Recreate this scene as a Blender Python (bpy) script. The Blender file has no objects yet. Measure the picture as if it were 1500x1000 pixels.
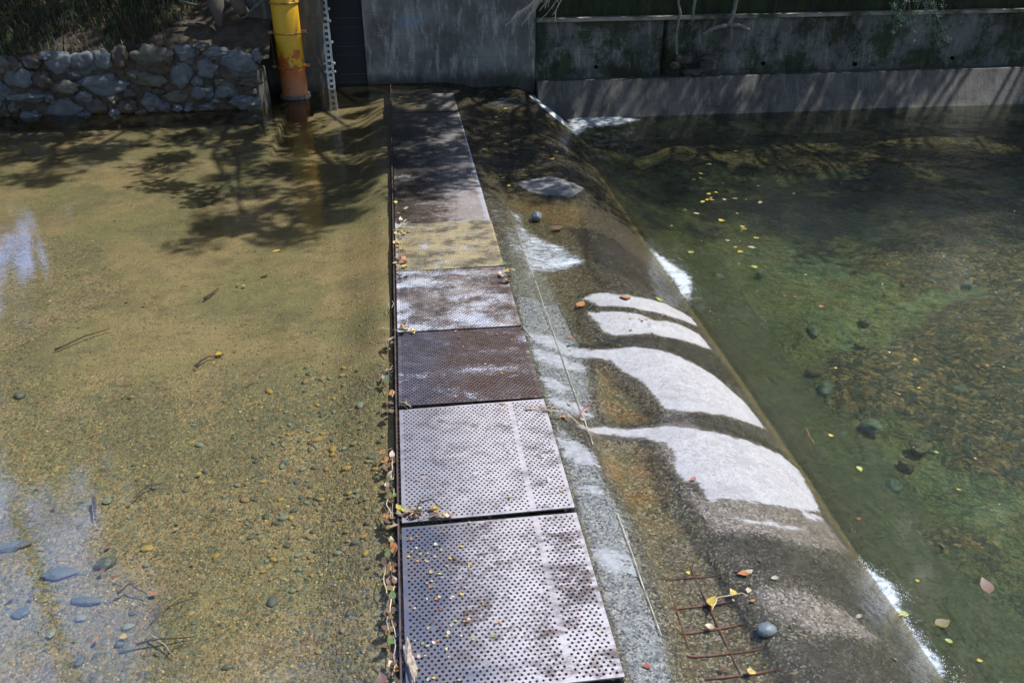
import bpy, math, random
import numpy as np
from mathutils import Vector, noise as mn
random.seed(7); rng=np.random.default_rng(7)
sc=bpy.context.scene; col=sc.collection
R=math.radians
# ------------------------------------------------------------------ camera model (px of the 1500x1000 photo)
F=1250.0; PIT=R(29.3); YAW=R(7.3); CH=3.35
def ray(px,py):
    x=(px-750)/F; y=(500-py)/F
    fw=math.cos(PIT)+y*math.sin(PIT); up=-math.sin(PIT)+y*math.cos(PIT)
    return (x*math.cos(YAW)+fw*math.sin(YAW), -x*math.sin(YAW)+fw*math.cos(YAW), up)
def P(px,py,z=0.0):
    X,Y,u=ray(px,py); t=(z-CH)/u
    return (X*t,Y*t,z)
def atY(px,py,Yt):
    X,Y,u=ray(px,py); t=Yt/Y
    return (X*t,Yt,CH+u*t)
# ------------------------------------------------------------------ sun
SAZ=R(84); SEL=R(60)
SUNV=Vector((math.sin(SAZ)*math.cos(SEL),math.cos(SAZ)*math.cos(SEL),math.sin(SEL)))
w=bpy.data.worlds.new('World'); sc.world=w; w.use_nodes=True
nt=w.node_tree; bg=nt.nodes['Background']; sk=nt.nodes.new('ShaderNodeTexSky'); sk.sky_type='NISHITA'
sk.sun_disc=False; sk.sun_elevation=SEL; sk.sun_rotation=SAZ; sk.air_density=1.0; sk.dust_density=0.6
tc=nt.nodes.new('ShaderNodeTexCoord'); cn=nt.nodes.new('ShaderNodeTexNoise'); cn.inputs['Scale'].default_value=2.6; cn.inputs['Detail'].default_value=6; nt.links.new(tc.outputs['Generated'],cn.inputs['Vector'])
dt=nt.nodes.new('ShaderNodeVectorMath'); dt.operation='DOT_PRODUCT'; nt.links.new(tc.outputs['Generated'],dt.inputs[0]); ca,ce=R(-33),R(40); dt.inputs[1].default_value=(math.sin(ca)*math.cos(ce),math.cos(ca)*math.cos(ce),math.sin(ce))
d2=nt.nodes.new('ShaderNodeVectorMath'); d2.operation='DOT_PRODUCT'; nt.links.new(tc.outputs['Generated'],d2.inputs[0]); ca,ce=R(24),R(32); d2.inputs[1].default_value=(math.sin(ca)*math.cos(ce),math.cos(ca)*math.cos(ce),math.sin(ce))
mx_=nt.nodes.new('ShaderNodeMath'); mx_.operation='MAXIMUM'; nt.links.new(dt.outputs['Value'],mx_.inputs[0]); nt.links.new(d2.outputs['Value'],mx_.inputs[1])
ma=nt.nodes.new('ShaderNodeMath'); ma.operation='MULTIPLY_ADD'; nt.links.new(cn.outputs['Fac'],ma.inputs[0]); ma.inputs[1].default_value=.5; nt.links.new(mx_.outputs[0],ma.inputs[2])
cr=nt.nodes.new('ShaderNodeMapRange'); cr.inputs[1].default_value=1.05; cr.inputs[2].default_value=1.22; nt.links.new(ma.outputs[0],cr.inputs[0])
cm=nt.nodes.new('ShaderNodeMix'); cm.data_type='RGBA'; nt.links.new(cr.outputs[0],cm.inputs[0]); nt.links.new(sk.outputs[0],cm.inputs[6]); cm.inputs[7].default_value=(9.5,15.5,36,1)  # two bright blue patches added to the sky for reflections in the water
nt.links.new(cm.outputs[2],bg.inputs[0]); bg.inputs[1].default_value=0.10
L=bpy.data.lights.new('sun','SUN'); L.energy=4.9; L.angle=R(0.53); L.color=(1,.965,.91)
so=bpy.data.objects.new('sun',L); col.objects.link(so); so.rotation_euler=SUNV.to_track_quat('Z','Y').to_euler(); so.location=(10,10,30)
cam=bpy.data.cameras.new('camera'); co=bpy.data.objects.new('camera',cam); col.objects.link(co); sc.camera=co
cam.sensor_width=36; cam.lens=36*F/1500; cam.clip_end=2000; co.location=(0,0,CH)
d=Vector((math.sin(YAW)*math.cos(PIT),math.cos(YAW)*math.cos(PIT),-math.sin(PIT)))
co.rotation_euler=d.to_track_quat('-Z','Y').to_euler()
sc.view_settings.view_transform='Standard'; sc.view_settings.look='None'; sc.view_settings.gamma=1; sc.view_settings.exposure=0.58
sc.render.engine='CYCLES'; sc.cycles.transparent_max_bounces=16
# ------------------------------------------------------------------ material helper
class M:
    def __init__(s,name):
        s.m=bpy.data.materials.new(name); s.m.use_nodes=True; s.t=s.m.node_tree
        s.b=s.t.nodes['Principled BSDF']; s.out=s.t.nodes['Material Output']
        s.pos=s.n('ShaderNodeNewGeometry').outputs['Position']
    def n(s,ty,**k):
        x=s.t.nodes.new(ty)
        for a,v in k.items(): setattr(x,a,v)
        return x
    def put(s,i,v):
        if hasattr(v,'links'): s.t.links.new(v,i)
        elif isinstance(v,(tuple,list)): i.default_value=tuple(v)+((1,) if len(v)==3 and i.type=='RGBA' else ())
        elif i.type=='RGBA': i.default_value=(v,v,v,1)
        else: i.default_value=v
    def vec(s,scale=(1,1,1),off=(0,0,0),rot=(0,0,0),src=None):
        x=s.n('ShaderNodeMapping'); s.put(x.inputs[0],src or s.pos); x.inputs['Scale'].default_value=scale
        x.inputs['Location'].default_value=off; x.inputs['Rotation'].default_value=rot; return x.outputs[0]
    def noise(s,sc_,det=4,rough=.55,v=None,dist=0,color=False):
        x=s.n('ShaderNodeTexNoise'); s.put(x.inputs['Vector'],v or s.pos); x.inputs['Scale'].default_value=sc_
        x.inputs['Detail'].default_value=det; x.inputs['Roughness'].default_value=rough; x.inputs['Distortion'].default_value=dist
        return x.outputs['Color' if color else 'Fac']
    def vor(s,sc_,v=None,feat='F1',rand=1.0):
        x=s.n('ShaderNodeTexVoronoi',feature=feat); s.put(x.inputs['Vector'],v or s.pos); x.inputs['Scale'].default_value=sc_
        x.inputs['Randomness'].default_value=rand; return x
    def ramp(s,f,stops,interp='LINEAR'):
        x=s.n('ShaderNodeValToRGB'); s.put(x.inputs[0],f); e=x.color_ramp.elements; x.color_ramp.interpolation=interp
        while len(e)<len(stops): e.new(.5)
        for el,(p,c) in zip(e,stops):
            el.position=p; el.color=(c,c,c,1) if not isinstance(c,(tuple,list)) else tuple(c)+(1,)
        return x.outputs[0]
    def step(s,f,a,b): return s.mr(f,a,b,0,1)
    def mr(s,f,a,b,c,d_):
        x=s.n('ShaderNodeMapRange',interpolation_type='SMOOTHSTEP'); s.put(x.inputs[0],f)
        for i,v in zip((1,2,3,4),(a,b,c,d_)): s.put(x.inputs[i],v)
        return x.outputs[0]
    def mix(s,f,a,b,mode='MIX'):
        x=s.n('ShaderNodeMix',data_type='RGBA',blend_type=mode); s.put(x.inputs[0],f); s.put(x.inputs[6],a); s.put(x.inputs[7],b); return x.outputs[2]
    def math(s,op,a,b=0.0,c=0.0):
        x=s.n('ShaderNodeMath',operation=op); s.put(x.inputs[0],a); s.put(x.inputs[1],b); s.put(x.inputs[2],c); return x.outputs[0]
    def add(s,a,b): return s.math('ADD',a,b)
    def mul(s,a,b): return s.math('MULTIPLY',a,b)
    def attr(s,name,col_=False): return s.n('ShaderNodeAttribute',attribute_name=name).outputs['Color' if col_ else 'Fac']
    def sep(s,v=None):
        x=s.n('ShaderNodeSeparateXYZ'); s.put(x.inputs[0],v or s.pos); return x.outputs
    def bump(s,h,st=.3,dist=.01,nrm=None):
        x=s.n('ShaderNodeBump'); x.inputs['Strength'].default_value=st; x.inputs['Distance'].default_value=dist; s.put(x.inputs['Height'],h)
        if nrm: s.put(x.inputs['Normal'],nrm)
        return x.outputs[0]
    def set(s,**k):
        names={'base':'Base Color','rough':'Roughness','metal':'Metallic','nrm':'Normal','spec':'Specular IOR Level','coat':'Coat Weight','crough':'Coat Roughness','sss':'Subsurface Weight','cnrm':'Coat Normal'}
        for a,v in k.items(): s.put(s.b.inputs[names[a]],v)
        return s.m
def simple(name,c,rough=.7,var=.25,scale=12,metal=0,bump=.2,spec=.5,c2=None):
    m=M(name); n=m.noise(scale,5); f=m.step(n,.35,.65)
    c2=c2 or tuple(v*(1-var) for v in c)
    return m.set(base=m.mix(f,c,c2),rough=rough,metal=metal,spec=spec,nrm=m.bump(m.noise(scale*4,4),bump,.005))
# ------------------------------------------------------------------ mesh helpers
def np_mesh(name,V,Fc,mat,parent=None,smooth=False,attrs=None,colattr=None,fattrs=None):
    me=bpy.data.meshes.new(name); V=np.asarray(V,dtype=np.float32); Fc=np.asarray(Fc,dtype=np.int32)
    me.vertices.add(len(V)); me.vertices.foreach_set('co',V.ravel())
    nf,k=Fc.shape; me.loops.add(nf*k); me.loops.foreach_set('vertex_index',Fc.ravel())
    me.polygons.add(nf); me.polygons.foreach_set('loop_start',np.arange(0,nf*k,k,dtype=np.int32)); me.polygons.foreach_set('loop_total',np.full(nf,k,dtype=np.int32))
    me.polygons.foreach_set('use_smooth',np.full(nf,smooth,dtype=bool))
    me.update(calc_edges=True); me.validate()
    for a,v in (attrs or {}).items():
        at=me.attributes.new(a,'FLOAT','POINT'); at.data.foreach_set('value',np.asarray(v,dtype=np.float32).ravel())
    if colattr is not None:
        at=me.attributes.new('tone','FLOAT_COLOR','POINT'); c=np.ones((len(V),4),dtype=np.float32); c[:,:3]=colattr; at.data.foreach_set('color',c.ravel())
    if mat: me.materials.append(mat)
    o=bpy.data.objects.new(name,me); col.objects.link(o)
    if parent: o.parent=parent
    return o
def grid_mesh(name,xs,ys,zf,mat,parent=None,attrs=None,keep=None,smooth=True):
    X,Y=np.meshgrid(xs,ys); Z=zf(X,Y) if callable(zf) else zf
    V=np.stack([X,Y,Z],-1).reshape(-1,3); nx,ny=len(xs),len(ys)
    i=(np.arange(ny-1)[:,None]*nx+np.arange(nx-1)[None,:]).ravel()
    Fc=np.stack([i,i+1,i+nx+1,i+nx],-1)
    if keep is not None:
        k=keep.ravel(); Fc=Fc[k[Fc].any(1)]
        used=np.unique(Fc); mp=np.full(len(V),-1); mp[used]=np.arange(len(used)); Fc=mp[Fc]; V=V[used]
        attrs={a:np.asarray(v).ravel()[used] for a,v in (attrs or {}).items()}
    return np_mesh(name,V,Fc,mat,parent,smooth,attrs)
class MB:
    def __init__(s): s.v=[]; s.f=[]
    def face(s,*ix): s.f.append(tuple(ix))
    def box(s,x0,x1,y0,y1,z0,z1,M4=None):
        b=len(s.v); pts=[(x,y,z) for z in (z0,z1) for y in (y0,y1) for x in (x0,x1)]
        if M4: pts=[tuple(M4@Vector(p)) for p in pts]
        s.v+=pts
        for f in ((0,2,3,1),(4,5,7,6),(0,1,5,4),(2,6,7,3),(0,4,6,2),(1,3,7,5)): s.f.append(tuple(b+i for i in f))
    def tube(s,pts,rad,n=7,cap=True,jit=0):
        b=len(s.v); N=len(pts); pts=[Vector(p) for p in pts]
        if not isinstance(rad,(list,tuple)): rad=[rad]*N
        for k,p in enumerate(pts):
            t=(pts[min(k+1,N-1)]-pts[max(k-1,0)]).normalized(); a=t.orthogonal().normalized() if abs(t.z)<.9 else t.cross(Vector((0,1,0))).normalized()
            a=(Vector((0,0,1)).cross(t)).normalized() if abs(t.z)<.9 else a
            c=t.cross(a)
            for j in range(n):
                th=2*math.pi*j/n; r=rad[k]*(1+random.uniform(-jit,jit))
                s.v.append(tuple(p+(a*math.cos(th)+c*math.sin(th))*r))
        for k in range(N-1):
            for j in range(n):
                s.f.append((b+k*n+j,b+k*n+(j+1)%n,b+(k+1)*n+(j+1)%n,b+(k+1)*n+j))
        if cap: s.f.append(tuple(b+j for j in reversed(range(n)))); s.f.append(tuple(b+(N-1)*n+j for j in range(n)))
    def poly_prism(s,pts,d):   # pts list of 3D, d extrusion vector
        b=len(s.v); n=len(pts); d=Vector(d); s.v+=[tuple(p) for p in pts]+[tuple(Vector(p)+d) for p in pts]
        s.f.append(tuple(range(b,b+n))); s.f.append(tuple(reversed(range(b+n,b+2*n))))
        for i in range(n): j=(i+1)%n; s.f.append((b+i,b+n+i,b+n+j,b+j))
    def build(s,name,mat,parent=None,smooth=False,loc=None):
        me=bpy.data.meshes.new(name); V=s.v
        if loc: V=[(a-loc[0],b-loc[1],c-loc[2]) for a,b,c in V]
        me.from_pydata(V,[],s.f); me.validate(); me.update()
        me.materials.append(mat)
        if smooth: me.polygons.foreach_set('use_smooth',[True]*len(me.polygons))
        o=bpy.data.objects.new(name,me); col.objects.link(o)
        if loc: o.location=loc
        if parent: o.parent=parent
        return o
def tag(o,label=None,cat=None,group=None,kind=None):
    if label: o['label']=label
    if cat: o['category']=cat
    if group: o['group']=group
    if kind: o['kind']=kind
    return o
def empty(name,loc=(0,0,0)):
    o=bpy.data.objects.new(name,None); col.objects.link(o); o.location=loc; o.empty_display_size=.2; return o
def put(o,parent,root):   # parent with world coords meshes kept in place
    o.parent=parent; o.location=tuple(a-b for a,b in zip(o.location,root)); return o
def ico(sub):
    t=(1+5**.5)/2
    v=[(-1,t,0),(1,t,0),(-1,-t,0),(1,-t,0),(0,-1,t),(0,1,t),(0,-1,-t),(0,1,-t),(t,0,-1),(t,0,1),(-t,0,-1),(-t,0,1)]
    f=[(0,11,5),(0,5,1),(0,1,7),(0,7,10),(0,10,11),(1,5,9),(5,11,4),(11,10,2),(10,7,6),(7,1,8),(3,9,4),(3,4,2),(3,2,6),(3,6,8),(3,8,9),(4,9,5),(2,4,11),(6,2,10),(8,6,7),(9,8,1)]
    v=[Vector(p).normalized() for p in v]
    for _ in range(sub):
        c={}; nf=[]
        def mid(a,b):
            k=(min(a,b),max(a,b))
            if k not in c: v.append((v[a]+v[b]).normalized()); c[k]=len(v)-1
            return c[k]
        for a,b,d_ in f:
            x,y,z=mid(a,b),mid(b,d_),mid(d_,a); nf+=[(a,x,z),(b,y,x),(d_,z,y),(x,y,z)]
        f=nf
    return np.array([tuple(p) for p in v]),np.array(f)
ICO=[ico(0),ico(1),ico(2),ico(3)]
def fnoise(X,Y,s,seed=0,oct_=3):   # cheap value-like smooth noise from sines
    r=np.random.default_rng(seed); out=np.zeros_like(X,dtype=float); amp=1; tot=0
    for o_ in range(oct_):
        for _ in range(4):
            a=r.uniform(0,2*math.pi); k=s*(2**o_)*r.uniform(.7,1.4); ph=r.uniform(0,6.28)
            out+=amp*np.sin(k*(X*math.cos(a)+Y*math.sin(a))+ph+1.5*np.sin(k*.6*(X*math.sin(a)-Y*math.cos(a))+ph*2))/4
        tot+=amp; amp*=.5
    return out/tot
def sdist(X,Y,poly):      # signed distance, + inside
    poly=np.array(poly)[:,:2]; n=len(poly); dmin=np.full(X.shape,1e9); ins=np.zeros(X.shape,bool)
    for i in range(n):
        a=poly[i]; b=poly[(i+1)%n]; e=b-a; L2=(e**2).sum()+1e-12
        t=np.clip(((X-a[0])*e[0]+(Y-a[1])*e[1])/L2,0,1)
        dmin=np.minimum(dmin,np.hypot(X-a[0]-t*e[0],Y-a[1]-t*e[1]))
        c=((a[1]>Y)!=(b[1]>Y)); ins^=c&(X<(b[0]-a[0])*(Y-a[1])/(b[1]-a[1]+1e-12)+a[0])
    return np.where(ins,dmin,-dmin)
def sstep(x,a,b): t=np.clip((x-a)/(b-a),0,1); return t*t*(3-2*t)
ZD=-.62    # downstream water level
ZU=-.015   # upstream water level
WY=15.3    # far wall face
# ------------------------------------------------------------------ apron profile
PX=[.86,.9,1.12,1.16,1.30,1.55,1.78,1.95,2.1,2.25,2.4,2.6,2.78,3.0,3.3,3.7,4.3]
PZ=[-.035,-.04,-.07,-.10,-.125,-.125,-.105,-.115,-.16,-.225,-.315,-.46,-.60,-.79,-1.0,-1.18,-1.34]
_pf=None
def prof(X):
    # smooth interpolation
    global _pf
    if _pf is not None: return np.interp(X,*_pf)
    xs=np.arange(.8,4.4,.01); zs=np.interp(xs,PX,PZ); k=np.ones(15)/15; pad=np.pad(zs,7,mode='edge'); zs2=np.convolve(pad,k,'valid')
    keep=sstep(xs,1.16,1.3); zs2=zs*(1-keep)+zs2*keep
    _pf=(xs,zs2); return np.interp(X,xs,zs2)
def hit(px,py):   # pixel -> apron surface
    X,Y,u=ray(px,py); t=1.0; best=None
    lo,hi=1.0,40.0
    T=np.arange(1,24,.01); k=int(np.argmax(CH+u*T<=prof(X*T))); t=float(T[k])
    return (X*t,Y*t,float(prof(X*t)))
def hp(pts): return [hit(a,b) for a,b in pts]
def dp(pts,z=ZD): return [P(a,b,z) for a,b in pts]
# ------------------------------------------------------------------ SETTING: upstream bed
def bed_mat():
    m=M('river_bed_gravel'); v=m.pos
    warp=m.n('ShaderNodeVectorMath',operation='ADD'); m.put(warp.inputs[0],v)
    sc1=m.n('ShaderNodeVectorMath',operation='SCALE'); m.put(sc1.inputs[0],m.noise(6,3,color=True)); sc1.inputs['Scale'].default_value=.05; m.put(warp.inputs[1],sc1.outputs[0]); wv=warp.outputs[0]
    big=m.noise(.7,5,.6); g=m.attr('gravel')
    sand=m.mix(m.step(big,.42,.58),(.262,.215,.108),(.178,.178,.082))
    sand=m.mix(m.mul(m.step(m.noise(2.6,6,.65),.45,.75),.6),sand,(.13,.115,.05))
    fine=m.noise(90,6,.75); sand=m.mix(m.mul(m.step(fine,.42,.62),.6),sand,(.085,.072,.04)); f4=m.noise(30,6,.8); sand=m.mix(m.mul(m.step(f4,.52,.66),.5),sand,(.06,.056,.034)); sand=m.mix(m.mul(m.step(m.noise(55,4,.8,v=m.vec(off=(7,7,2))),.60,.70),.6),sand,(.30,.25,.15))
    v1=m.vor(26,wv); v2=m.vor(60,wv); 
    stops=[(0,(.05,.065,.045)),(.18,(.09,.10,.06)),(.36,(.17,.13,.06)),(.5,(.08,.10,.075)),(.62,(.24,.19,.10)),(.74,(.13,.08,.04)),(.86,(.10,.13,.10)),(.95,(.30,.24,.10)),(1,(.42,.38,.24))]
    def peb(vo):
        s_=m.sep(vo.outputs['Color'])[0]; c=m.ramp(s_,stops,'CONSTANT'); return c,m.step(vo.outputs['Distance'],.62,.30)
    c1,e1=peb(v1); c2,e2=peb(v2)
    c1=m.mix(.05,c1,(.13,.12,.065)); c2=m.mix(.08,c2,(.14,.12,.065))
    gm=m.mul(m.step(m.add(g,m.mul(m.add(m.noise(5,5),-.5),1.0)),.25,.75),1)
    base=m.mix(m.mul(gm,e2),sand,c2)
    sel=m.step(m.noise(7,5,.7),.44,.50)
    base=m.mix(m.mul(m.mul(m.mul(gm,e1),sel),.9),base,c1)
    base=m.mix(m.mul(m.step(m.noise(1.8,5,.7,v=m.vec(off=(5,5,5))),.46,.64),.40),base,(.065,.068,.046)); base=m.mix(m.mul(m.step(m.noise(2.4,5,.7,v=m.vec(off=(9,1,5))),.55,.70),.35),base,(.27,.20,.12))
    # sparse specks everywhere
    v3=m.vor(42,m.vec(off=(3,7,1))); sp=m.mul(m.step(v3.outputs['Distance'],.24,.12),m.step(m.sep(v3.outputs['Color'])[1],.48,.55))
    base=m.mix(m.mul(sp,.9),base,m.ramp(m.sep(v3.outputs['Color'])[0],[(0,(.04,.035,.02)),(.4,(.36,.31,.15)),(.7,(.5,.46,.32)),(1,(.3,.13,.04))],'CONSTANT'))
    # dark litter smears
    st=m.noise(7,5,.7,v=m.vec(scale=(1,2.6,1),rot=(0,0,.5)),dist=1.5); base=m.mix(m.mul(m.step(st,.52,.68),.6),base,(.05,.045,.026))
    hgt=m.add(m.mul(m.mul(e1,gm),.6),m.add(m.mul(e2,.35),m.mul(fine,.25)))
    return m.set(base=base,rough=.75,spec=.25,nrm=m.bump(hgt,.8,.012))
BED=bed_mat()
xs=np.concatenate([np.arange(-14,-6,.25),np.arange(-6,-.2,.04),[-.2]]); ys=np.concatenate([np.arange(-2,10,.04),np.arange(10,15.8,.08)])
Xg,Yg=np.meshgrid(xs,ys)
grav=.36+.80*sstep(-(Yg-5.6+.35*(Xg+1)+.9*fnoise(Xg,Yg,1.2,5)),-.6,.9)*(1-.65*sdist(Xg,Yg,[P(a,b,-.3) for a,b in [(160,850),(420,700),(480,1000),(300,1300),(150,1100)]]).clip(-.0,.5)*2)
grav+=.9*sstep(sdist(Xg,Yg,[P(a,b,-.3) for a,b in [(0,340),(150,350),(190,430),(120,470),(0,560)]])+.15*fnoise(Xg,Yg,3,8),-.1,.3)
grav+=.5*sstep(sdist(Xg,Yg,[P(a,b,-.3) for a,b in [(400,620),(575,560),(575,800),(420,820),(360,700)]])+.15*fnoise(Xg,Yg,3,18),-.1,.3)
def bedz(X,Y):
    z=-.30+.018*fnoise(X,Y,1.1,3)+.008*fnoise(X,Y,9,4)
    z=z+.07*sstep(X,-1.9,-.6)+.15*sstep(X,-.75,-.22)*(1+.25*fnoise(X,Y,5,6))
    z=z+sstep(Y,12.9,13.9)*.06*(X<-1.9)-sstep(Y,11,14)*.12*(X>-1.9)
    return z
bed=grid_mesh('upstream_bed',xs,ys,bedz,BED,attrs={'gravel':grav}); tag(bed,'sandy gravel bed under the clear water left of the grates','river bed',kind='structure')
# ------------------------------------------------------------------ water material
def water_mat(name,tint,murk,murkf,rip,foam=True,streak=False,calm=.012,fres=1.33):
    m=M(name); t=m.t; t.nodes.remove(m.b)
    tr=m.n('ShaderNodeBsdfTransparent'); tr.inputs[0].default_value=tint+(1,)
    gl=m.n('ShaderNodeBsdfGlossy'); gl.inputs['Roughness'].default_value=.03
    df=m.n('ShaderNodeBsdfDiffuse'); m.put(df.inputs[0],murk)
    h=None
    for (s_,stx,rot,wgt) in rip:
        k=m.mul(m.noise(s_,3,.55,v=m.vec(scale=stx,rot=(0,0,rot)),dist=.4),wgt); h=k if h is None else m.add(h,k)
    ra=m.attr('ripple'); h=m.mul(h,m.add(ra,.22)); nrm=m.bump(h,1.0,calm)
    m.put(gl.inputs['Normal'],nrm); m.put(df.inputs['Normal'],nrm)
    fr=m.n('ShaderNodeFresnel'); fr.inputs[0].default_value=fres; m.put(fr.inputs['Normal'],nrm)
    mm=m.n('ShaderNodeMixShader'); m.put(mm.inputs[0],murkf if isinstance(murkf,float) else murkf(m)); m.put(mm.inputs[1],tr.outputs[0]); m.put(mm.inputs[2],df.outputs[0])
    m2=m.n('ShaderNodeMixShader'); m.put(m2.inputs[0],fr.outputs[0]); m.put(m2.inputs[1],mm.outputs[0]); m.put(m2.inputs[2],gl.outputs[0])
    last=m2.outputs[0]
    if foam:
        fa=m.attr('foam'); fx=(3,.9,1) if streak else (1,1,1)
        fn=m.add(m.mul(m.noise(14,6,.8,v=m.vec(scale=(.55,1.5,1),rot=(0,0,-.25)) if streak else m.vec(),dist=.8),.65),m.mul(m.noise(70,4,.85,v=m.vec(scale=(.5,1.4,1))),.35))
        fm=m.step(m.add(m.mul(fa,.85),m.mul(m.add(fn,-.5),2.4)),.22,.95)
        fd=m.n('ShaderNodeBsdfPrincipled'); fd.inputs['Base Color'].default_value=(.62,.68,.74,1); fd.inputs['Roughness'].default_value=.35; m.put(fd.inputs['Normal'],m.bump(m.noise(90,4,.8),.8,.01))
        m3=m.n('ShaderNodeMixShader'); m.put(m3.inputs[0],m.mul(m.math('POWER',fm,1.3),.88)); m.put(m3.inputs[1],last); m.put(m3.inputs[2],fd.outputs[0]); last=m3.outputs[0]
    t.links.new(last,m.out.inputs[0]); return m.m
# upstream water
WU=water_mat('clear_stream_water',(.96,.94,.89),(.15,.135,.075),.05,[(2.2,(1,1.6,1),.2,.5),(9,(1,1.8,1),.3,.25),(34,(1,1.7,1),.2,.10)],foam=True,calm=.010,fres=1.45)
xs=np.concatenate([np.arange(-14,-4,.3),np.arange(-4,.875,.06),[.875]]); ys=np.concatenate([np.arange(-2,8,.06),np.arange(8,15.3,.1),[15.3]])
Xg,Yg=np.meshgrid(xs,ys)
rip=2.4*sstep(Xg,-1.1,-.3)*sstep(Yg,5.0,3.2)+.5*sstep(Xg,-.2,.2)+.45*sstep(Xg,-2,-.5)
Zg=ZU+.0*Xg+.006*sstep(Yg,8,10)*fnoise(Xg,Yg,9,2)*(Xg>-.2)
Zg=np.where(Xg>.84,-.028,Zg)
foam=.62*sstep(Xg,.15,.85)*sstep(Yg,8.3,9.5)*(.5+.5*fnoise(Xg*.5,Yg,5,9))-.15
foam=np.where(Xg<-.1,-1,foam)
uw=grid_mesh('upstream_water',xs,ys,Zg,WU,attrs={'ripple':rip,'foam':foam}); tag(uw,'clear shallow still water left of the grates','water',kind='structure')
# ------------------------------------------------------------------ WEIR
weir=empty('concrete_weir',(0,0,0)); tag(weir,'low concrete weir with curved wet and dry spillway running to the far wall','weir')
def concrete_dark(name,c=(.13,.12,.105),wet=.4):
    m=M(name); n=m.noise(5,6,.65); b=m.mix(m.step(n,.35,.65),c,tuple(v*.6 for v in c)); b=m.mix(m.mul(m.step(m.noise(60,4,.7),.5,.7),.4),b,tuple(v*1.6 for v in c))
    return m.set(base=b,rough=wet,nrm=m.bump(m.noise(70,5,.7),.5,.008))
CD=concrete_dark('wet_dark_concrete')
b=MB(); b.box(-.20,-.176,-2,15.27,-1.2,-.08); b.box(.83,.875,-2,15.27,-1.2,-.09); b.box(-.176,.83,-2,15.27,-1.2,-.75); b.box(-.176,.83,14.66,15.27,-.74,-.085)
b.build('intake_channel',concrete_dark('black_wet_concrete',(.012,.011,.010),.6),weir)
# apron masks in world coordinates from outlines read off the photo
DRY=[ [(858,458),(905,456),(960,470),(1000,478),(1025,492),(1043,514),(1010,503),(975,494),(930,490),(905,493),(885,486),(878,474)],
 [(850,436),(875,430),(930,436),(985,450),(1012,465),(1022,478),(985,466),(940,455),(880,448)],
 [(870,513),(930,508),(985,520),(1050,555),(1090,590),(1120,628),(1095,620),(1040,606),(1000,603),(975,597),(955,577),(945,562),(915,545),(895,530),(875,525),(845,517)],
 [(845,624),(885,627),(935,628),(980,623),(1000,627),(1040,632),(1080,643),(1145,668),(1170,690),(1190,725),(1201,750),(1160,745),(1120,738),(1085,733),(1055,730),(1042,735),(1030,722),(1022,708),(1000,705),(990,690),(986,660),(970,647),(940,641),(900,637),(865,634)],
 [(1075,756),(1105,760),(1150,768),(1178,775),(1140,771),(1095,765)],
 [(1172,747),(1203,756),(1206,763),(1182,758)]]
STRIP=[ [(815,640),(850,648),(872,668),(880,687),(850,682),(828,668)],[(846,714),(868,713),(886,721),(868,724)],[(866,803),(900,812),(928,830),(935,843),(900,838),(876,825)],
 [(768,488),(800,490),(840,508),(870,514),(870,524),(830,520),(795,506)],[(780,510),(830,527),(858,538),(855,545),(815,538),(785,525)],[(793,552),(815,556),(835,570),(822,575),(798,565)],[(803,580),(840,588),(862,600),(868,612),(840,604),(806,590)],
 [(868,800),(905,806),(925,818),(930,826),(900,818)]]
FARDRY=[[(756,264),(790,256),(830,264),(858,276),(840,287),(800,284),(770,276)]]
POOL=[ [(872,532),(900,545),(935,570),(960,595),(965,612),(940,622),(900,621),(880,605),(868,570)],
 [(872,645),(930,648),(965,665),(978,700),(990,730),(1020,760),(1045,800),(1080,850),(1110,900),(1150,960),(1180,1010),(1190,1100),(1000,1100),(985,960),(965,880),(940,800),(915,740),(885,690)],
 [(700,240),(790,245),(860,300),(870,380),(900,425),(860,430),(860,480),(900,500),(960,505),(960,512),(870,510),(800,480),(770,420),(735,300)] ]
OCH=[ [(872,645),(930,648),(965,665),(975,700),(985,730),(1000,780),(960,790),(925,745),(885,690)],[(872,532),(900,545),(935,570),(960,595),(955,612),(900,621),(878,600)],[(735,275),(780,285),(860,305),(850,330),(810,325),(750,300)] ]
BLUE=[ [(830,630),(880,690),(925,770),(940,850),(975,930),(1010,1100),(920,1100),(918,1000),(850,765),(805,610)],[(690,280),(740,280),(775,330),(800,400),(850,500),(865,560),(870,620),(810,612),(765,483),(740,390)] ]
DARK=[ [(975,602),(1000,604),(1060,612),(1110,638),(1150,664),(1175,690),(1140,668),(1080,645),(1030,632),(985,624),(900,627),(960,618)],
 [(900,494),(935,491),(1000,501),(1046,518),(1100,580),(1080,570),(1040,548),(985,518),(930,506),(890,506),(840,508)],
 [(1050,785),(1110,785),(1180,805),(1235,840),(1290,900),(1340,960),(1290,930),(1230,880),(1160,850),(1100,835),(1070,815)],
 [(1180,1000),(1150,950),(1230,930),(1330,970),(1380,1040),(1250,1060)],
 [(830,330),(900,350),(960,400),(1005,445),(960,430),(880,395)] ]
TAN=[ [(1000,706),(1035,735),(1120,740),(1205,757),(1245,810),(1180,800),(1110,780),(1050,780),(1020,745)],[(975,600),(1000,604),(1030,632),(985,640),(990,690),(975,670),(960,640)],[(1105,865),(1160,860),(1230,890),(1290,940),(1200,930),(1130,900)] ]
def near_spaced(): 
    ys=[-1.0]; 
    while ys[-1]<WY: ys.append(ys[-1]+(.016 if 2.2<ys[-1]<7 else .03 if 7<=ys[-1]<10 else .05))
    ys[-1]=WY-.002; return np.array(ys)
xs=np.concatenate([np.arange(.876,3.1,.018),np.arange(3.1,4.3,.06)]); ys=near_spaced(); Xg,Yg=np.meshgrid(xs,ys)
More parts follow.
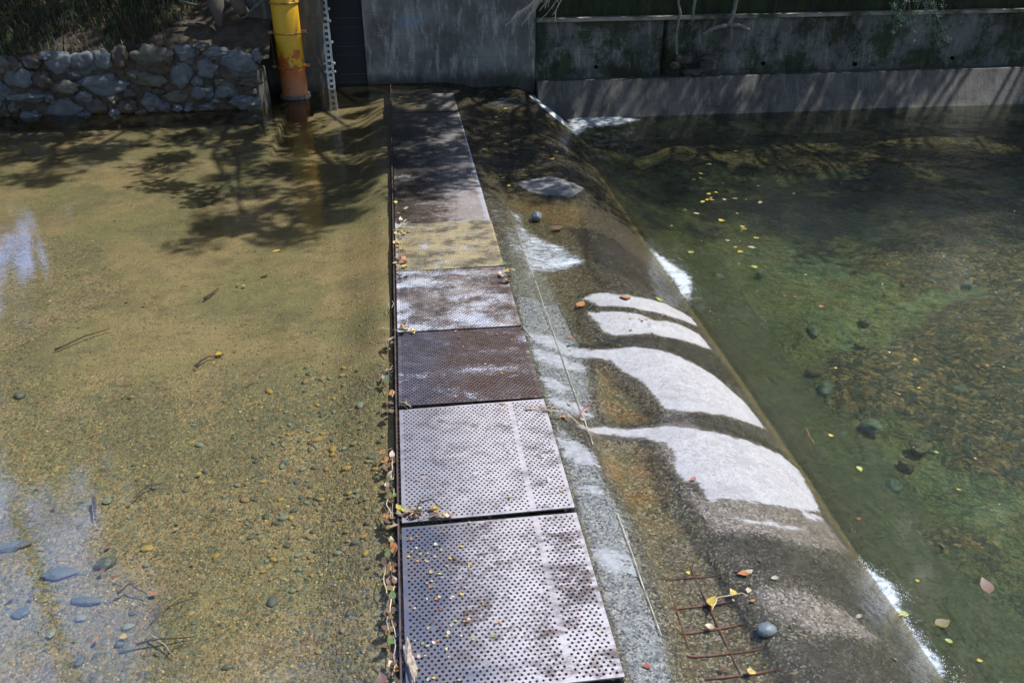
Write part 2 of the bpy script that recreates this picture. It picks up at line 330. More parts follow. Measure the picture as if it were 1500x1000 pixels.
wob=.014*fnoise(Xg,Yg,22,11)+.012*fnoise(Xg,Yg,60,12)
def un(polys,w=0.0):
    o=np.full(Xg.shape,-9.)
    for p in polys: o=np.maximum(o,sdist(Xg+w*wob,Yg+w*wob[::-1],hp(p)))
    return np.clip(o,-.4,.4)
dry=un(DRY,1); strip=un(STRIP,1); fdry=un(FARDRY,1); pool=un(POOL,1); och=un(OCH); blue=un(BLUE); dark=un(DARK); tan=un(TAN)
Zb=prof(Xg)
Zap=Zb-.030*sstep(pool,-.03,.12)+.006*fnoise(Xg,Yg,4,21)*sstep(Xg,1.2,1.5)+.002*fnoise(Xg,Yg,40,22)+.018*sstep(Xg,1.75,1.95)*fnoise(Xg*.2,Yg,1.9,23)
wet=1-np.maximum.reduce([sstep(dry,-.01,.01),sstep(strip,-.01,.01),sstep(fdry,-.01,.01)])
damp=np.clip(sstep(tan,-.05,.05),0,1)
def apron_mat():
    m=M('spillway_concrete'); d=lambda a:m.attr(a)
    n1=m.noise(3,6,.65); n2=m.noise(26,5,.7); n3=m.noise(160,4,.8); e=m.mul(m.add(n2,-.5),.14)
    base=m.mix(m.step(n1,.35,.65),(.050,.047,.039),(.024,.023,.021))                 # wet brown grey
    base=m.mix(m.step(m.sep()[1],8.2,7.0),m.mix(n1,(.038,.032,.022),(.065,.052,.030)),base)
    base=m.mix(m.step(m.add(d('pool'),e),-.02,.05),base,m.mix(m.step(n2,.4,.6),(.115,.088,.036),(.060,.055,.030)))
    oc=m.step(m.add(d('ochre'),m.mul(e,1.5)),-.04,.10); base=m.mix(m.mul(oc,.9),base,m.mix(m.step(m.noise(7,5),.4,.6),(.20,.115,.026),(.135,.105,.030)))
    green=m.mul(m.step(m.noise(5,5,.6,v=m.vec(off=(4,2,0))),.5,.66),m.step(d('pool'),0,.06)); base=m.mix(m.mul(green,.55),base,(.055,.07,.022))
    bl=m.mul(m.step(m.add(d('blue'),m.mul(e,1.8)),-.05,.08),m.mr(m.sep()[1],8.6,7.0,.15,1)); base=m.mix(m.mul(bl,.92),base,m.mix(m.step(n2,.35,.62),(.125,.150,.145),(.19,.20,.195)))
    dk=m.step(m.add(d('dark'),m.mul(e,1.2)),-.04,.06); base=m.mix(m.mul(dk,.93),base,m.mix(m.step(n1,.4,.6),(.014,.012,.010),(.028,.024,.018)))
    tn=m.step(m.add(d('tan'),m.mul(e,1.6)),-.05,.07); base=m.mix(m.mul(tn,.8),base,m.mix(n2,(.20,.165,.12),(.13,.105,.075)))
    fl=m.noise(9,5,.7,v=m.vec(scale=(.25,1.3,1)),dist=.8); base=m.mix(m.mul(m.step(fl,.52,.68),.35),base,(.04,.034,.022)) # flow streaks
    # aggregate grain
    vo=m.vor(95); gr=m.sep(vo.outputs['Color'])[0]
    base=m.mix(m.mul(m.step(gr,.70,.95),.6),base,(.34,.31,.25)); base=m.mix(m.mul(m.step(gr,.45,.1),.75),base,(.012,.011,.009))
    base=m.mix(m.mul(dk,.62),base,(.012,.011,.009)); v9=m.vor(140,m.vec(off=(2,1,4))); sparkle=m.mul(m.step(m.sep(v9.outputs['Color'])[0],.955,.965),m.mul(m.step(v9.outputs['Distance'],.5,.3),m.step(m.noise(4,4),.44,.56))); base=m.mix(m.mul(sparkle,.85),base,(.62,.62,.62))  # white specks here are painted sun glitter on the wet concrete
    # mud line at the waterline
    mud=m.mr(m.add(m.sep()[0],m.mul(m.add(n2,-.5),.16)),2.66,2.78,0,1); base=m.mix(m.mul(mud,.9),base,m.mix(n1,(.17,.135,.055),(.11,.10,.045)))
    deep=m.mr(m.add(m.sep()[0],m.mul(m.add(n1,-.5),.9)),2.95,3.5,0,1); base=m.mix(deep,base,m.mix(n1,(.13,.13,.04),(.08,.10,.038)))
    edge=m.mul(m.add(n3,-.5),.012)
    rag=m.mul(m.add(m.noise(24,6,.8,v=m.vec(scale=(.5,1.6,1)),dist=.6),-.5),.15); dsel=m.add(d('dry'),m.add(edge,rag)); dm=m.step(dsel,-.006,.012); halo=m.mul(m.step(dsel,-.05,.0),.6)
    base=m.mix(halo,base,(.145,.13,.105))
    dryc=m.mix(m.step(m.noise(12,6,.7),.3,.7),(.42,.415,.415),(.33,.328,.33)); dryc=m.mix(m.mul(m.step(gr,.60,.95),.55),dryc,(.22,.20,.19)); crk=m.mul(m.step(m.math('ABSOLUTE',m.add(m.noise(3.2,4,.7,v=m.vec(scale=(.5,1.6,1),off=(1,6,0)),dist=.5),-.5)),.010,.002),.5); dryc=m.mix(crk,dryc,(.16,.15,.145)); dryc=m.mix(m.mul(m.step(n3,.55,.7),.3),dryc,(.52,.51,.50))
    dryc=m.mix(m.mul(m.step(m.noise(5,5,.7,v=m.vec(scale=(.5,1.5,1),off=(3,3,0)),dist=.6),.5,.68),.45),dryc,(.25,.245,.25)); dryc=m.mix(m.mul(m.step(d('dry'),.14,.0),.25),dryc,(.33,.33,.345))
    base=m.mix(dm,base,dryc)
    sm=m.step(m.add(d('strip'),m.add(edge,m.mul(m.add(m.noise(26,5,.75,v=m.vec(scale=(.4,1.6,1),rot=(0,0,-.35)),dist=.8),-.5),.28))),-.004,.012); base=m.mix(m.mul(sm,.85),base,m.mix(m.step(n2,.4,.6),(.36,.37,.38),(.24,.25,.26)))
    fm=m.step(m.add(d('fardry'),m.mul(edge,2)),-.01,.01); base=m.mix(m.mul(fm,.95),base,m.mix(m.step(n2,.4,.6),(.24,.23,.225),(.18,.175,.17)))
    rr_=m.mr(m.noise(14,4),.35,.65,.10,.30); dall=m.math('MAXIMUM',m.math('MAXIMUM',dm,m.mul(sm,.7)),fm); rough=m.mix(dall,rr_,.9)
    hb=m.add(m.mul(n3,.35),m.add(m.mul(gr,.35),m.mul(n2,.6)))
    return m.set(base=base,rough=rough,spec=m.mr(dall,0,1,.6,.1),nrm=m.bump(hb,1.0,.014))
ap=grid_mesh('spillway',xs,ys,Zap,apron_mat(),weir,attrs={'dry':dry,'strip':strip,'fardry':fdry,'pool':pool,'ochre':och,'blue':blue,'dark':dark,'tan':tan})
# metal edging seam
ES=simple('pale_weathered_edging',(.42,.38,.30),.6,.5,20)
for (a,c) in (((785,410),(846,602)),((905,750),(966,930)),((756,335),(783,405)),((846,604),(866,650))):
    A=P(*a,-.06); B=P(*c,-.06); N=24; bb=MB()
    bb.tube([(1.135+.0015*math.sin(i*.5+A[1])+random.uniform(-.001,.001),A[1]+(B[1]-A[1])*i/N,-.066+random.uniform(0,.004)) for i in range(N+1)],[.0038+random.uniform(-.001,.001) for _ in range(N+1)],6)
    bb.build('edge_strip',ES,weir)
# rebar
RB=simple('rusty_rebar',(.15,.062,.035),.75,.55,60,bump=.8,c2=(.07,.04,.03))
BARS=[((885,574),(945,568)),((895,605),(945,601)),((918,678),(958,674)),((975,808),(1050,804)),((970,844),(1066,836)),((983,887),(1085,876)),((997,924),(1105,907)),((1008,957),(1135,943)),((1034,990),(1148,975)),((1012,826),(1086,984)),((982,858),(1010,945))]
for k,(a,c) in enumerate(BARS):
    A=Vector(hit(*a)); B=Vector(hit(*c)); bb=MB(); N=10
    lift=-.004 if k<4 else .007 if k<9 else .009
    pts=[]
    for i in range(N+1):
        q=A.lerp(B,i/N); z=float(prof(q.x))-.030+lift+random.uniform(-.002,.002)-(.006 if k>=9 else 0); pts.append((q.x,q.y,z))
    bb.tube(pts,[.0062*random.uniform(.7,1.25) for _ in pts],7,jit=.12); bb.build('rebar',RB,weir,smooth=True)
# overflow film on the apron
flow=.012*sstep(Yg,6.6,8.5)+.004
flowm=.5+.5*fnoise(Xg*.3,Yg,2.2,31)
depth=.002+.010*sstep(pool,-.02,.05)+.012*sstep(Yg,7.0,8.6)*flowm-.03*(1-wet)-.012*sstep(tan,-.02,.05)
depth-=.016*sstep(Xg,.9,1.3)*0
depth=np.where((blue>0.02)&(Yg<6.8),-.004+.006*flowm,depth)
FO=[ [(742,300),(766,312),(785,340),(815,352),(850,366),(862,384),(835,392),(800,400),(775,420),(760,398),(752,350)],[(700,285),(728,290),(745,320),(765,350),(758,385),(742,386),(722,330)] ]
FO2=[[(700,150),(785,150),(815,156),(846,180),(838,186),(800,170),(740,160)],[(775,142),(815,150),(852,178),(840,196),(815,176)]]
foam=.80*sstep(un([FO[0]])+.05*fnoise(Xg,Yg,7,77),-.09,.16)+.62*sstep(un([FO[1]])+.05*fnoise(Xg,Yg,8,78),-.06,.14)+.35*sstep(un([FO2[0]]),-.15,.1)+1.4*sstep(un([FO2[1]]),-.10,.08)-.22
foam+=.95*sstep(Yg,6.3,8)*sstep(Xg,1.0,1.7)*(.5+.5*fnoise(Xg*.25+.1*Yg,Yg,7,33)).clip(0,1)**2
foam+=.55*sstep(un([[(850,425),(920,425),(1000,455),(1015,470),(960,455),(880,440),(820,435)]]),-.06,.04)*.6
foam=np.where(dry>-.01,-.5,foam)
FW=water_mat('thin_flowing_water',(.95,.94,.88),(.12,.11,.06),.05,[(12,(.5,1.8,1),.1,.6),(40,(.4,1.5,1),.1,.45),(110,(.7,1.2,1),.1,.25)],foam=True,streak=True,calm=.016)
km=(depth>0.0005)&(Xg<2.95)
fl=grid_mesh('overflow_water',xs,ys,Zap+np.maximum(depth,-.003)+.004*foam.clip(0,1)*fnoise(Xg,Yg,50,3),FW,attrs={'ripple':1.1*np.ones_like(Xg),'foam':foam},keep=km); tag(fl,'thin sheet of water flowing over the weir face','water',kind='structure')
# ------------------------------------------------------------------ rail + grates
RU=simple('rusty_steel_rail',(.085,.05,.035),.55,.5,14,bump=.5,c2=(.03,.026,.026))
rail=empty('steel_side_rail',(-.2,0,0)); tag(rail,'long rusty steel angle rail along the left edge of the grates','rail')
bb=MB(); bb.box(-.176,-.166,-1,15.2,-.12,.012); o=bb.build('rail_flange',RU); put(o,rail,(-.2,0,0))
bb=MB(); bb.box(-.166,-.15,-1,15.2,-.075,-.066); o=bb.build('rail_ledge',RU); put(o,rail,(-.2,0,0))
GW,GL=1.02,1.168; NX=31; CW=GW-.03; sx=CW/NX; NY=51; sy=(GL-.03)/NY; r0=.0078; TH=.006
def grate_geo(band=True):
    V=[];Fq=[]
    def quad(a,b_,c,d_):
        k=len(V); V.extend([a,b_,c,d_]); Fq.append((k,k+1,k+2,k+3))
    n=8
    for j in range(NY):
        y0=-GL/2+.015+j*sy; off=(j%2)*.5*sx
        cols=NX if j%2==0 else NX-1
        x_start=-CW/2
        if j%2: quad((x_start,y0,0),(x_start+off,y0,0),(x_start+off,y0+sy,0),(x_start,y0+sy,0)); quad((CW/2-off,y0,0),(CW/2,y0,0),(CW/2,y0+sy,0),(CW/2-off,y0+sy,0))
        for i in range(cols):
            x0=x_start+off+i*sx; cx=x0+sx/2; cy=y0+sy/2
            skip=band and abs(cx-.262)<sx*.55
            if skip or random.random()<.006+.10*(float(fnoise(np.array(cx),np.array(cy),9,7))>.62): quad((x0,y0,0),(x0+sx,y0,0),(x0+sx,y0+sy,0),(x0,y0+sy,0)); continue
            k=len(V); out=[]
            for q in range(n):
                th=math.pi/4+q*2*math.pi/n; c_,s_=math.cos(th),math.sin(th); mxx=max(abs(c_),abs(s_)); 
                out.append((cx+c_/mxx*sx/2,cy+s_/mxx*sy/2,0))
            rr=r0*random.uniform(.9,1.06)
            inn=[(cx+rr*math.cos(math.pi/4+q*2*math.pi/n),cy+rr*math.sin(math.pi/4+q*2*math.pi/n),0) for q in range(n)]
            low=[(a,b_,-TH) for a,b_,_ in inn]; V.extend(out+inn+low)
            for q in range(n):
                q2=(q+1)%n; Fq.append((k+q,k+q2,k+n+q2,k+n+q)); Fq.append((k+n+q,k+n+q2,k+2*n+q2,k+2*n+q))
    W2,L2=GW/2,GL/2; c=CW/2; e=L2-.015
    for a in ((-W2,-c,-L2,L2),(c,W2,-L2,L2),(-c,c,-L2,-e),(-c,c,e,L2)): quad((a[0],a[2],0),(a[1],a[2],0),(a[1],a[3],0),(a[0],a[3],0))
    # folded skirts
    h=.009
    quad((-W2,-L2,-h),(W2,-L2,-h),(W2,-L2,0),(-W2,-L2,0)); quad((W2,L2,-h),(-W2,L2,-h),(-W2,L2,0),(W2,L2,0))
    quad((W2,-L2,-h),(W2,L2,-h),(W2,L2,0),(W2,-L2,0)); quad((-W2,L2,-h),(-W2,-L2,-h),(-W2,-L2,0),(-W2,L2,0))
    V=np.array(V); V[:,2]+=.0035*fnoise(V[:,0],V[:,1],5,91 if band else 93)*(V[:,2]>-.02); return V,np.array(Fq)
def grate_mat(name,pale,pale2,rust,dark,rustamt,leftdark,algae=0,wetn=0,white=.0,rough=.45):
    right_sheen=white if wetn else 0
    m=M(name); X,Y,Z=m.sep()
    n1=m.noise(3.2,6,.65,v=m.vec(scale=(1,1.4,1))); n2=m.noise(14,6,.7,v=m.vec(scale=(1,2,1))); n3=m.noise(70,4,.75)
    base=m.mix(m.step(n2,.35,.65),pale,pale2)
    rm=m.step(m.add(m.mul(n1,1.0),m.mul(m.add(n2,-.5),.6)),.80-.6*rustamt,1.0-.6*rustamt); base=m.mix(rm,base,m.mix(m.step(n3,.4,.6),rust,tuple(v*.55 for v in rust)))
    ld=m.mul(m.mr(m.add(X,m.mul(m.add(n1,-.5),.9)),.45,-.05,0,1),leftdark); base=m.mix(ld,base,dark)
    stn=m.mul(m.step(m.add(m.noise(4.5,6,.75,v=m.vec(scale=(1.0,1.5,1),rot=(0,0,.6),off=(2,8,0)),dist=.5),m.mul(m.add(n3,-.5),.35)),  .46,.66),.72); base=m.mix(stn,base,m.mix(n2,(.13,.11,.115),(.10,.085,.08)))
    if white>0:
        sheen_mask=m.mul(m.step(m.add(m.noise(2.3,5,.7,v=m.vec(scale=(1,1.5,1),off=(5,1,2))),m.mul(m.add(n3,-.5),.5)),.62-.3*white,.80-.3*white),.8); base=m.mix(sheen_mask,base,(.52,.55,.62))  # bluish white patches: sun and sky glint painted into the metal colour
    if algae>0: base=m.mix(m.mul(m.step(m.add(n2,m.mul(m.add(n1,-.5),.8)),.72-.5*algae,.5-.3*algae) if False else m.mr(m.add(n2,m.mul(m.add(n1,-.5),.6)),.35,.6,1,.25),algae),base,m.mix(m.step(n1,.4,.6),(.42,.31,.10),(.16,.13,.05)))
    if right_sheen: base=m.mix(m.mul(m.mr(m.add(X,m.mul(m.add(n2,-.5),1.3)),.22,.62,0,1),.70),base,(.52,.51,.57))  # whitish right half: wet sheen put into the base colour
    st=m.mul(m.step(n3,.6,.75),.35); base=m.mix(st,base,m.mix(.5,base,(.08,.06,.05)))
    edge=m.math('ABSOLUTE',m.add(X,-.62)); 
    return m.set(base=base,rough=m.mr(n2,.35,.65,rough-.12,rough+.15),metal=.15,spec=.5,nrm=m.bump(m.add(n3,m.mul(n2,2)),.35,.004))
GM=[ # near -> far: centre Y, params, tilt(x,y), dz, label
 (3.22,('grate_a',(.42,.385,.375),(.33,.295,.29),(.12,.085,.075),(.075,.078,.10),.55,1.0),(0,0),.018,'nearest pale pinkish perforated steel grate, dark stain on its left, leaves scattered on it'),
 (4.44,('grate_b',(.43,.395,.39),(.35,.315,.31),(.15,.11,.095),(.12,.125,.15),.40,.65),(.006,-.008),.016,'clean pale perforated grate beyond the nearest one, curled stick at its lower left corner'),
 (5.605,('grate_c',(.38,.33,.34),(.28,.23,.23),(.10,.065,.050),(.05,.055,.08),.92,.7,0,0,.15),(-.008,.006),.014,'dark brown perforated grate with pale right edge and near edge, third from the camera'),
 (6.775,('grate_d',(.33,.29,.30),(.26,.22,.21),(.10,.066,.050),(.05,.055,.07),.74,.5,.12,0,.62),(.006,.004),.004,'rusty brown perforated grate with bluish white centre, touching the yellow grate'),
 (7.97,('grate_e',(.40,.37,.30),(.30,.26,.18),(.12,.095,.055),(.14,.12,.08),.60,.4,.55,0,.22),(.010,-.004),.010,'yellow ochre algae covered perforated grate with white near edge'),
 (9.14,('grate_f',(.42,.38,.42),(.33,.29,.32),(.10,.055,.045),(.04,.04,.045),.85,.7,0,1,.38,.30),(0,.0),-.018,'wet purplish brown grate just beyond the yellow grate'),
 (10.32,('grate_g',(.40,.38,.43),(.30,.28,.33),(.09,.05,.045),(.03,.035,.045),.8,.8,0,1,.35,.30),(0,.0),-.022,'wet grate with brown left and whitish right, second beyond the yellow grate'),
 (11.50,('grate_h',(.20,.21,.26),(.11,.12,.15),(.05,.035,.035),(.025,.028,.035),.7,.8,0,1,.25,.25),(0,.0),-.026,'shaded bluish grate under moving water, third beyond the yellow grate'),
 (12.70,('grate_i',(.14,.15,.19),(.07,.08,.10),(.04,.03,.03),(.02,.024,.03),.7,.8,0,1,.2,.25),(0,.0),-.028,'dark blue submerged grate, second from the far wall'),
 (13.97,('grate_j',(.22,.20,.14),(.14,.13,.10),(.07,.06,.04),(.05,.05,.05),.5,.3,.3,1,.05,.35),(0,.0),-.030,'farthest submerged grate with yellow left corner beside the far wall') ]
gv,gf=grate_geo(True); gv2,gf2=grate_geo(False)
base_me=None
FRM=simple('grate_support_steel',(.010,.009,.009),.6,.4,20)
for i,(cy,pr,tilt,dz,lab) in enumerate(GM):
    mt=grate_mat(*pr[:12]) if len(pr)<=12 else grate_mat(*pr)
    root=empty('perforated_grate',(.36,cy,dz)); root.rotation_euler=(tilt[0],tilt[1],random.uniform(-.004,.004))
    tag(root,lab,'grate','perforated steel grates along the weir crest')
    if i==2: root.scale=(1,.925,1)
    if i in (0,2):
        o=np_mesh('perforated_plate',gv if i==0 else gv2,gf if i==0 else gf2,mt,root); base_me=o.data
    else:
        me=base_me.copy(); me.materials[0]=mt; o=bpy.data.objects.new('perforated_plate',me); col.objects.link(o); o.parent=root
    bb=MB()
    bb.box(-.5,.5,-.578,-.572,-.06,-.036); bb.build('front_lip',FRM if i!=4 else simple('white_lip',(.6,.58,.5),.6,.3,20),root)  # off-white lip on the yellow grate, dark steel on the others
    bb=MB(); bb.box(-.5,.5,.53,.56,-.07,-.037); bb.build('support_bar',FRM,root)
    bb=MB(); bb.box(.245,.285,-.55,.50,-.06,-.008); bb.build('support_bar',FRM,root)
# ------------------------------------------------------------------ downstream bed and water
def dbed_mat():
    m=M('downstream_bed'); 
    wv=m.n('ShaderNodeVectorMath',operation='ADD'); s1=m.n('ShaderNodeVectorMath',operation='SCALE'); m.put(s1.inputs[0],m.noise(4,4,color=True)); s1.inputs['Scale'].default_value=.25
    m.put(wv.inputs[0],m.pos); m.put(wv.inputs[1],s1.outputs[0]); wv=wv.outputs[0]
    nearw=m.mr(m.add(m.sep()[0],m.mul(m.add(m.noise(1.5,4),-.5),2.2)),5.4,3.6,0,1); rock=m.attr('rocky'); n1=m.noise(1.3,5,.6,v=wv); n2=m.noise(7,6,.7,v=wv)
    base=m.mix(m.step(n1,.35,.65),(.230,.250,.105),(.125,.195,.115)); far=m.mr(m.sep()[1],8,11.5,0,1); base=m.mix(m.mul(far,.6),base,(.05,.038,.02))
    base=m.mix(m.mul(m.step(m.noise(2.2,4,v=m.vec(off=(3,1,0))),.50,.68),.7),base,(.19,.145,.06))
    base=m.mix(m.mul(m.step(n2,.48,.62),.6),base,(.035,.045,.028)); base=m.mix(m.mul(m.step(m.noise(16,5,.75,v=wv),.55,.68),.5),base,(.24,.20,.10))
    vo=m.vor(11,wv); vo2=m.vor(27,wv); c=m.ramp(m.sep(vo.outputs['Color'])[0],[(0,(.05,.05,.03)),(.25,(.16,.11,.05)),(.5,(.045,.055,.04)),(.7,(.25,.17,.07)),(.85,(.10,.08,.04))],'CONSTANT')
    c2=m.ramp(m.sep(vo2.outputs['Color'])[0],[(0,(.04,.04,.025)),(.3,(.19,.13,.055)),(.55,(.07,.08,.045)),(.75,(.32,.24,.11)),(.9,(.09,.065,.03))],'CONSTANT')
    base=m.mix(m.mul(nearw,.8),base,m.mix(n2,(.14,.13,.042),(.08,.10,.036)))
    c=m.mix(m.step(n2,.45,.55),c,c2)
    base=m.mix(m.mul(m.step(m.add(rock,m.mul(m.add(m.noise(3.5,6,.75),-.5),1.9)),.3,.7),.9),base,c)
    h=m.add(m.mul(vo.outputs['Distance'],-1),m.mul(vo2.outputs['Distance'],-.5))
    return m.set(base=base,rough=.8,spec=.2,nrm=m.bump(h,.6,.06))
xs=np.concatenate([np.arange(2.9,12,.08),np.arange(12,30,.4)]); ys=np.concatenate([np.arange(-2,16,.08)]); Xg,Yg=np.meshgrid(xs,ys)
rocky=.0*Xg
for p in [[(1200,520),(1300,490),(1400,430),(1520,380),(1600,500),(1600,760),(1480,720),(1400,680),(1330,620),(1210,600)],[(1230,380),(1400,300),(1600,250),(1600,420),(1350,430)],[(900,170),(1600,170),(1600,240),(1000,260)]]:
    rocky=np.maximum(rocky,sstep(sdist(Xg,Yg,dp(p,-1.2))+.25*fnoise(Xg,Yg,2.5,41),-.2,.4))
rocky=np.maximum(rocky,.5*sstep(sdist(Xg,Yg,dp([(1230,760),(1520,720),(1600,900),(1400,860)],-1.2))+.2*fnoise(Xg,Yg,2.5,42),-.1,.3))
def dbz(X,Y): return np.maximum(-1.28+.10*fnoise(X,Y,1.6,44)+.02*fnoise(X,Y,9,45)+.12*rocky, -9)-.0*X
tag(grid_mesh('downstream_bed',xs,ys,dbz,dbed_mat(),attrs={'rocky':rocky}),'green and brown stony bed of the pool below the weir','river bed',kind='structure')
DFO=[[(917,338),(950,362),(985,385),(1008,400),(1015,415),(1012,450),(1000,437),(985,415),(960,385),(935,358)],
 [(1252,826),(1285,838),(1312,855),(1318,880),(1335,920),(1375,965),(1400,1010),(1372,1005),(1335,955),(1290,890)],
 [(832,176),(850,168),(885,166),(940,176),(905,184),(860,188),(842,204),(835,192)],[(1140,655),(1150,655),(1152,668),(1144,666)]]
xs=np.concatenate([np.arange(2.62,4.6,.03),np.arange(4.6,12,.10),np.arange(12,30.5,.5)]); ys=np.concatenate([np.arange(-2,8,.04),np.arange(8,16,.08)]); Xg,Yg=np.meshgrid(xs,ys)
fo=np.full(Xg.shape,-1.)
for p,s_ in zip(DFO,(.11,.09,.2,.03)): fo=np.maximum(fo,sstep(sdist(Xg,Yg,dp(p))+.03*fnoise(Xg,Yg,14,51),-s_,s_*.8)*1.22-.3)
fo=np.maximum(fo,.45*sstep(sdist(Xg,Yg,dp([(905,320),(960,350),(1030,400),(1045,470),(1010,455),(950,380)]))+.05*fnoise(Xg,Yg,9,56),-.12,.15)-.12)
fo=np.maximum(fo,.45*sstep(sdist(Xg,Yg,dp([(1255,826),(1340,850),(1350,880),(1420,1010),(1340,960)])),-.05,.12)-.1)
Zw=ZD+.006*fnoise(Xg,Yg,4,52)+.003*fnoise(Xg,Yg,13,53)+.03*fo.clip(0,1)*(.5+.5*fnoise(Xg,Yg,30,54))
murkc=(.046,.066,.036)
def mk(m): return m.mr(m.noise(1.1,4,.6),.3,.7,.08,.20)
WD=water_mat('green_pool_water',(.82,.88,.76),murkc,mk,[(1.6,(1,1.5,1),.3,.8),(6,(1,1.5,1),.3,.35),(22,(1,1.4,1),.2,.22),(60,(1,1.3,1),.2,.08)],foam=True,calm=.10,fres=1.5)
dw=grid_mesh('downstream_water',xs,ys,Zw,WD,attrs={'ripple':.78+.6*sstep(Xg,6,3.2),'foam':fo}); tag(dw,'greenish rippled water of the lower pool','water',kind='structure')
# spray droplets
def droplets(name,n,fn,label,rmin=.001,rmax=.003):
    v0,f0=ICO[0]; V=[];Fc=[]
    for i in range(n):
        c=fn(); r=random.uniform(rmin,rmax); V.append(v0*r+np.array(c)); Fc.append(f0+len(v0)*i)
    m=M('foam_white'); m.set(base=(.9,.93,.96),rough=.15)
    tag(np_mesh(name,np.concatenate(V),np.concatenate(Fc),m.m,smooth=True),label,'spray',kind='stuff')
def spray(px0,px1,w_,z=ZD,h=.06):
    A=P(*px0,z); B=P(*px1,z)
    def f():
        t=random.random(); q=abs(random.gauss(0,1))*w_*(.3+t if w_>.0 else 1); return (A[0]+(B[0]-A[0])*t+q,A[1]+(B[1]-A[1])*t+random.gauss(0,.02),z+random.random()**2*h)
    return f
s1=spray((1250,822),(1300,885),.07); s2=spray((1300,885),(1400,1010),.04); s3=spray((920,340),(1005,430),.06)
droplets('water_spray',1300,lambda: random.choice((s1,s1,s2,s3,s3))(),'white spray droplets where the weir meets the lower pool')
# ------------------------------------------------------------------ far wall and left structures
def wall_mat(name,c1,c2,moss=0,xs_=0,blue=False,streaks=.5):
    m=M(name); X,Y,Z=m.sep(); v=m.vec(scale=(1.6,1,.45)); n1=m.noise(1.2,6,.65); n2=m.noise(5,6,.7,v=v); n3=m.noise(40,5,.75)
    b=m.mix(m.step(n1,.35,.65),c1,c2); b=m.mix(m.mul(m.step(n2,.48,.70),streaks),b,tuple(q*.30 for q in c1)); 
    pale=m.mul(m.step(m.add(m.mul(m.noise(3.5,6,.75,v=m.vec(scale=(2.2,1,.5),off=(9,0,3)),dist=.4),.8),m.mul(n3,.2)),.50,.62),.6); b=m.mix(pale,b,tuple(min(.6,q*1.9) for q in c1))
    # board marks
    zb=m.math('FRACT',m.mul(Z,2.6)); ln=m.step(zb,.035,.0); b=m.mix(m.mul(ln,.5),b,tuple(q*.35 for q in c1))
    low=m.mr(m.add(Z,m.mul(m.add(n2,-.5),.35)),.22,.0,0,1); b=m.mix(m.mul(low,.75 if not moss else .2),b,(.02,.02,.016))
    if moss:
        mm=m.step(m.add(m.noise(1.6,6,.7,v=m.vec(off=(1,0,5))),m.mul(m.add(n3,-.5),.4)),.62-.35*moss,.74-.3*moss); b=m.mix(m.mul(mm,.85),b,m.mix(m.step(n2,.4,.6),(.022,.035,.008),(.012,.016,.008)))
    if blue:
        A=m.n('ShaderNodeVectorMath',operation='DISTANCE'); sv=m.vec(scale=(1,1,2.6)); m.put(A.inputs[0],sv); q=atY(600,32,15.3); A.inputs[1].default_value=(q[0],q[1],q[2]*2.6)
        bm=m.mul(m.step(m.add(A.outputs['Value'],m.mul(m.add(n3,-.5),.9)),.42,.18),m.mul(m.step(n3,.42,.55),.55)); b=m.mix(bm,b,(.16,.27,.42))
    return m.set(base=b,rough=.85,spec=.25,nrm=m.bump(m.add(n3,m.mul(n2,1.5)),.6,.02))
WM1=wall_mat('river_wall_concrete',(.20,.20,.195),(.09,.092,.09),blue=True)
WM2=wall_mat('mossy_wall_concrete',(.14,.14,.135),(.06,.06,.055),moss=.55)
WM3=wall_mat('upper_moss_wall',(.06,.065,.055),(.04,.045,.035),moss=1.0)
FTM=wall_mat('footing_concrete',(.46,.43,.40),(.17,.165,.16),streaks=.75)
def wobgrid(name,x0,x1,z0,z1,yf,mat,parent,thick,step=.12):
    xs=np.arange(x0,x1+.001,step) if x1-x0>step else np.array([x0,x1]); xs[-1]=x1
    zs=np.linspace(z0,z1,max(2,int((z1-z0)/step)+1)); X,Z=np.meshgrid(xs,zs); Y=yf(X,Z)
    nx,nz=len(xs),len(zs); V=np.stack([X,Y,Z],-1).reshape(-1,3); i=(np.arange(nz-1)[:,None]*nx+np.arange(nx-1)[None,:]).ravel()
    Fc=np.stack([i,i+1,i+nx+1,i+nx],-1)
    # back + rim
    Vb=V.copy(); Vb[:,1]=V[:,1].max()+thick; N=len(V); Fb=Fc[:,::-1]+N
    rim=[]
    top=[(nz-1)*nx+k for k in range(nx)]; bot=list(range(nx)); lf=[k*nx for k in range(nz)]; rt=[k*nx+nx-1 for k in range(nz)]
    for e,fl_ in ((top,0),(bot,1),(lf,0),(rt,1)):
        for a,b_ in zip(e[:-1],e[1:]):
            rim.append((a,b_,b_+N,a+N) if not fl_ else (b_,a,a+N,b_+N))
    o=np_mesh(name,np.concatenate([V,Vb]),np.concatenate([Fc,Fb,np.array(rim)]),mat,parent); return o
JX=atY(784,90,15.3)[0]
wl=empty('river_wall',(0,0,0)); tag(wl,'tall blue grey board marked concrete wall across the far end of the weir','wall')
wobgrid('wall_face',-.56,JX-.004,-1.4,2.6,lambda X,Z:15.3+.010*fnoise(X,Z,3,61),WM1,wl,.7)
wobgrid('wall_face',-3.4,-1.37,-1.2,2.6,lambda X,Z:15.35+.012*fnoise(X,Z,3,62),WM1,wl,.6)
bb=MB(); bb.box(-1.37,-1.19,15.14,15.9,-1.2,2.6); bb.build('side_post',simple('grey_post_concrete',(.20,.19,.195),.8,.3,8),wl)
mg=M('black_gate_steel'); zz=mg.math('FRACT',mg.mul(mg.sep()[2],2.2)); mg.set(base=mg.mix(mg.mul(mg.step(zz,.03,.0),.6),(.012,.015,.020),(.05,.055,.065)),rough=.6,spec=.3)
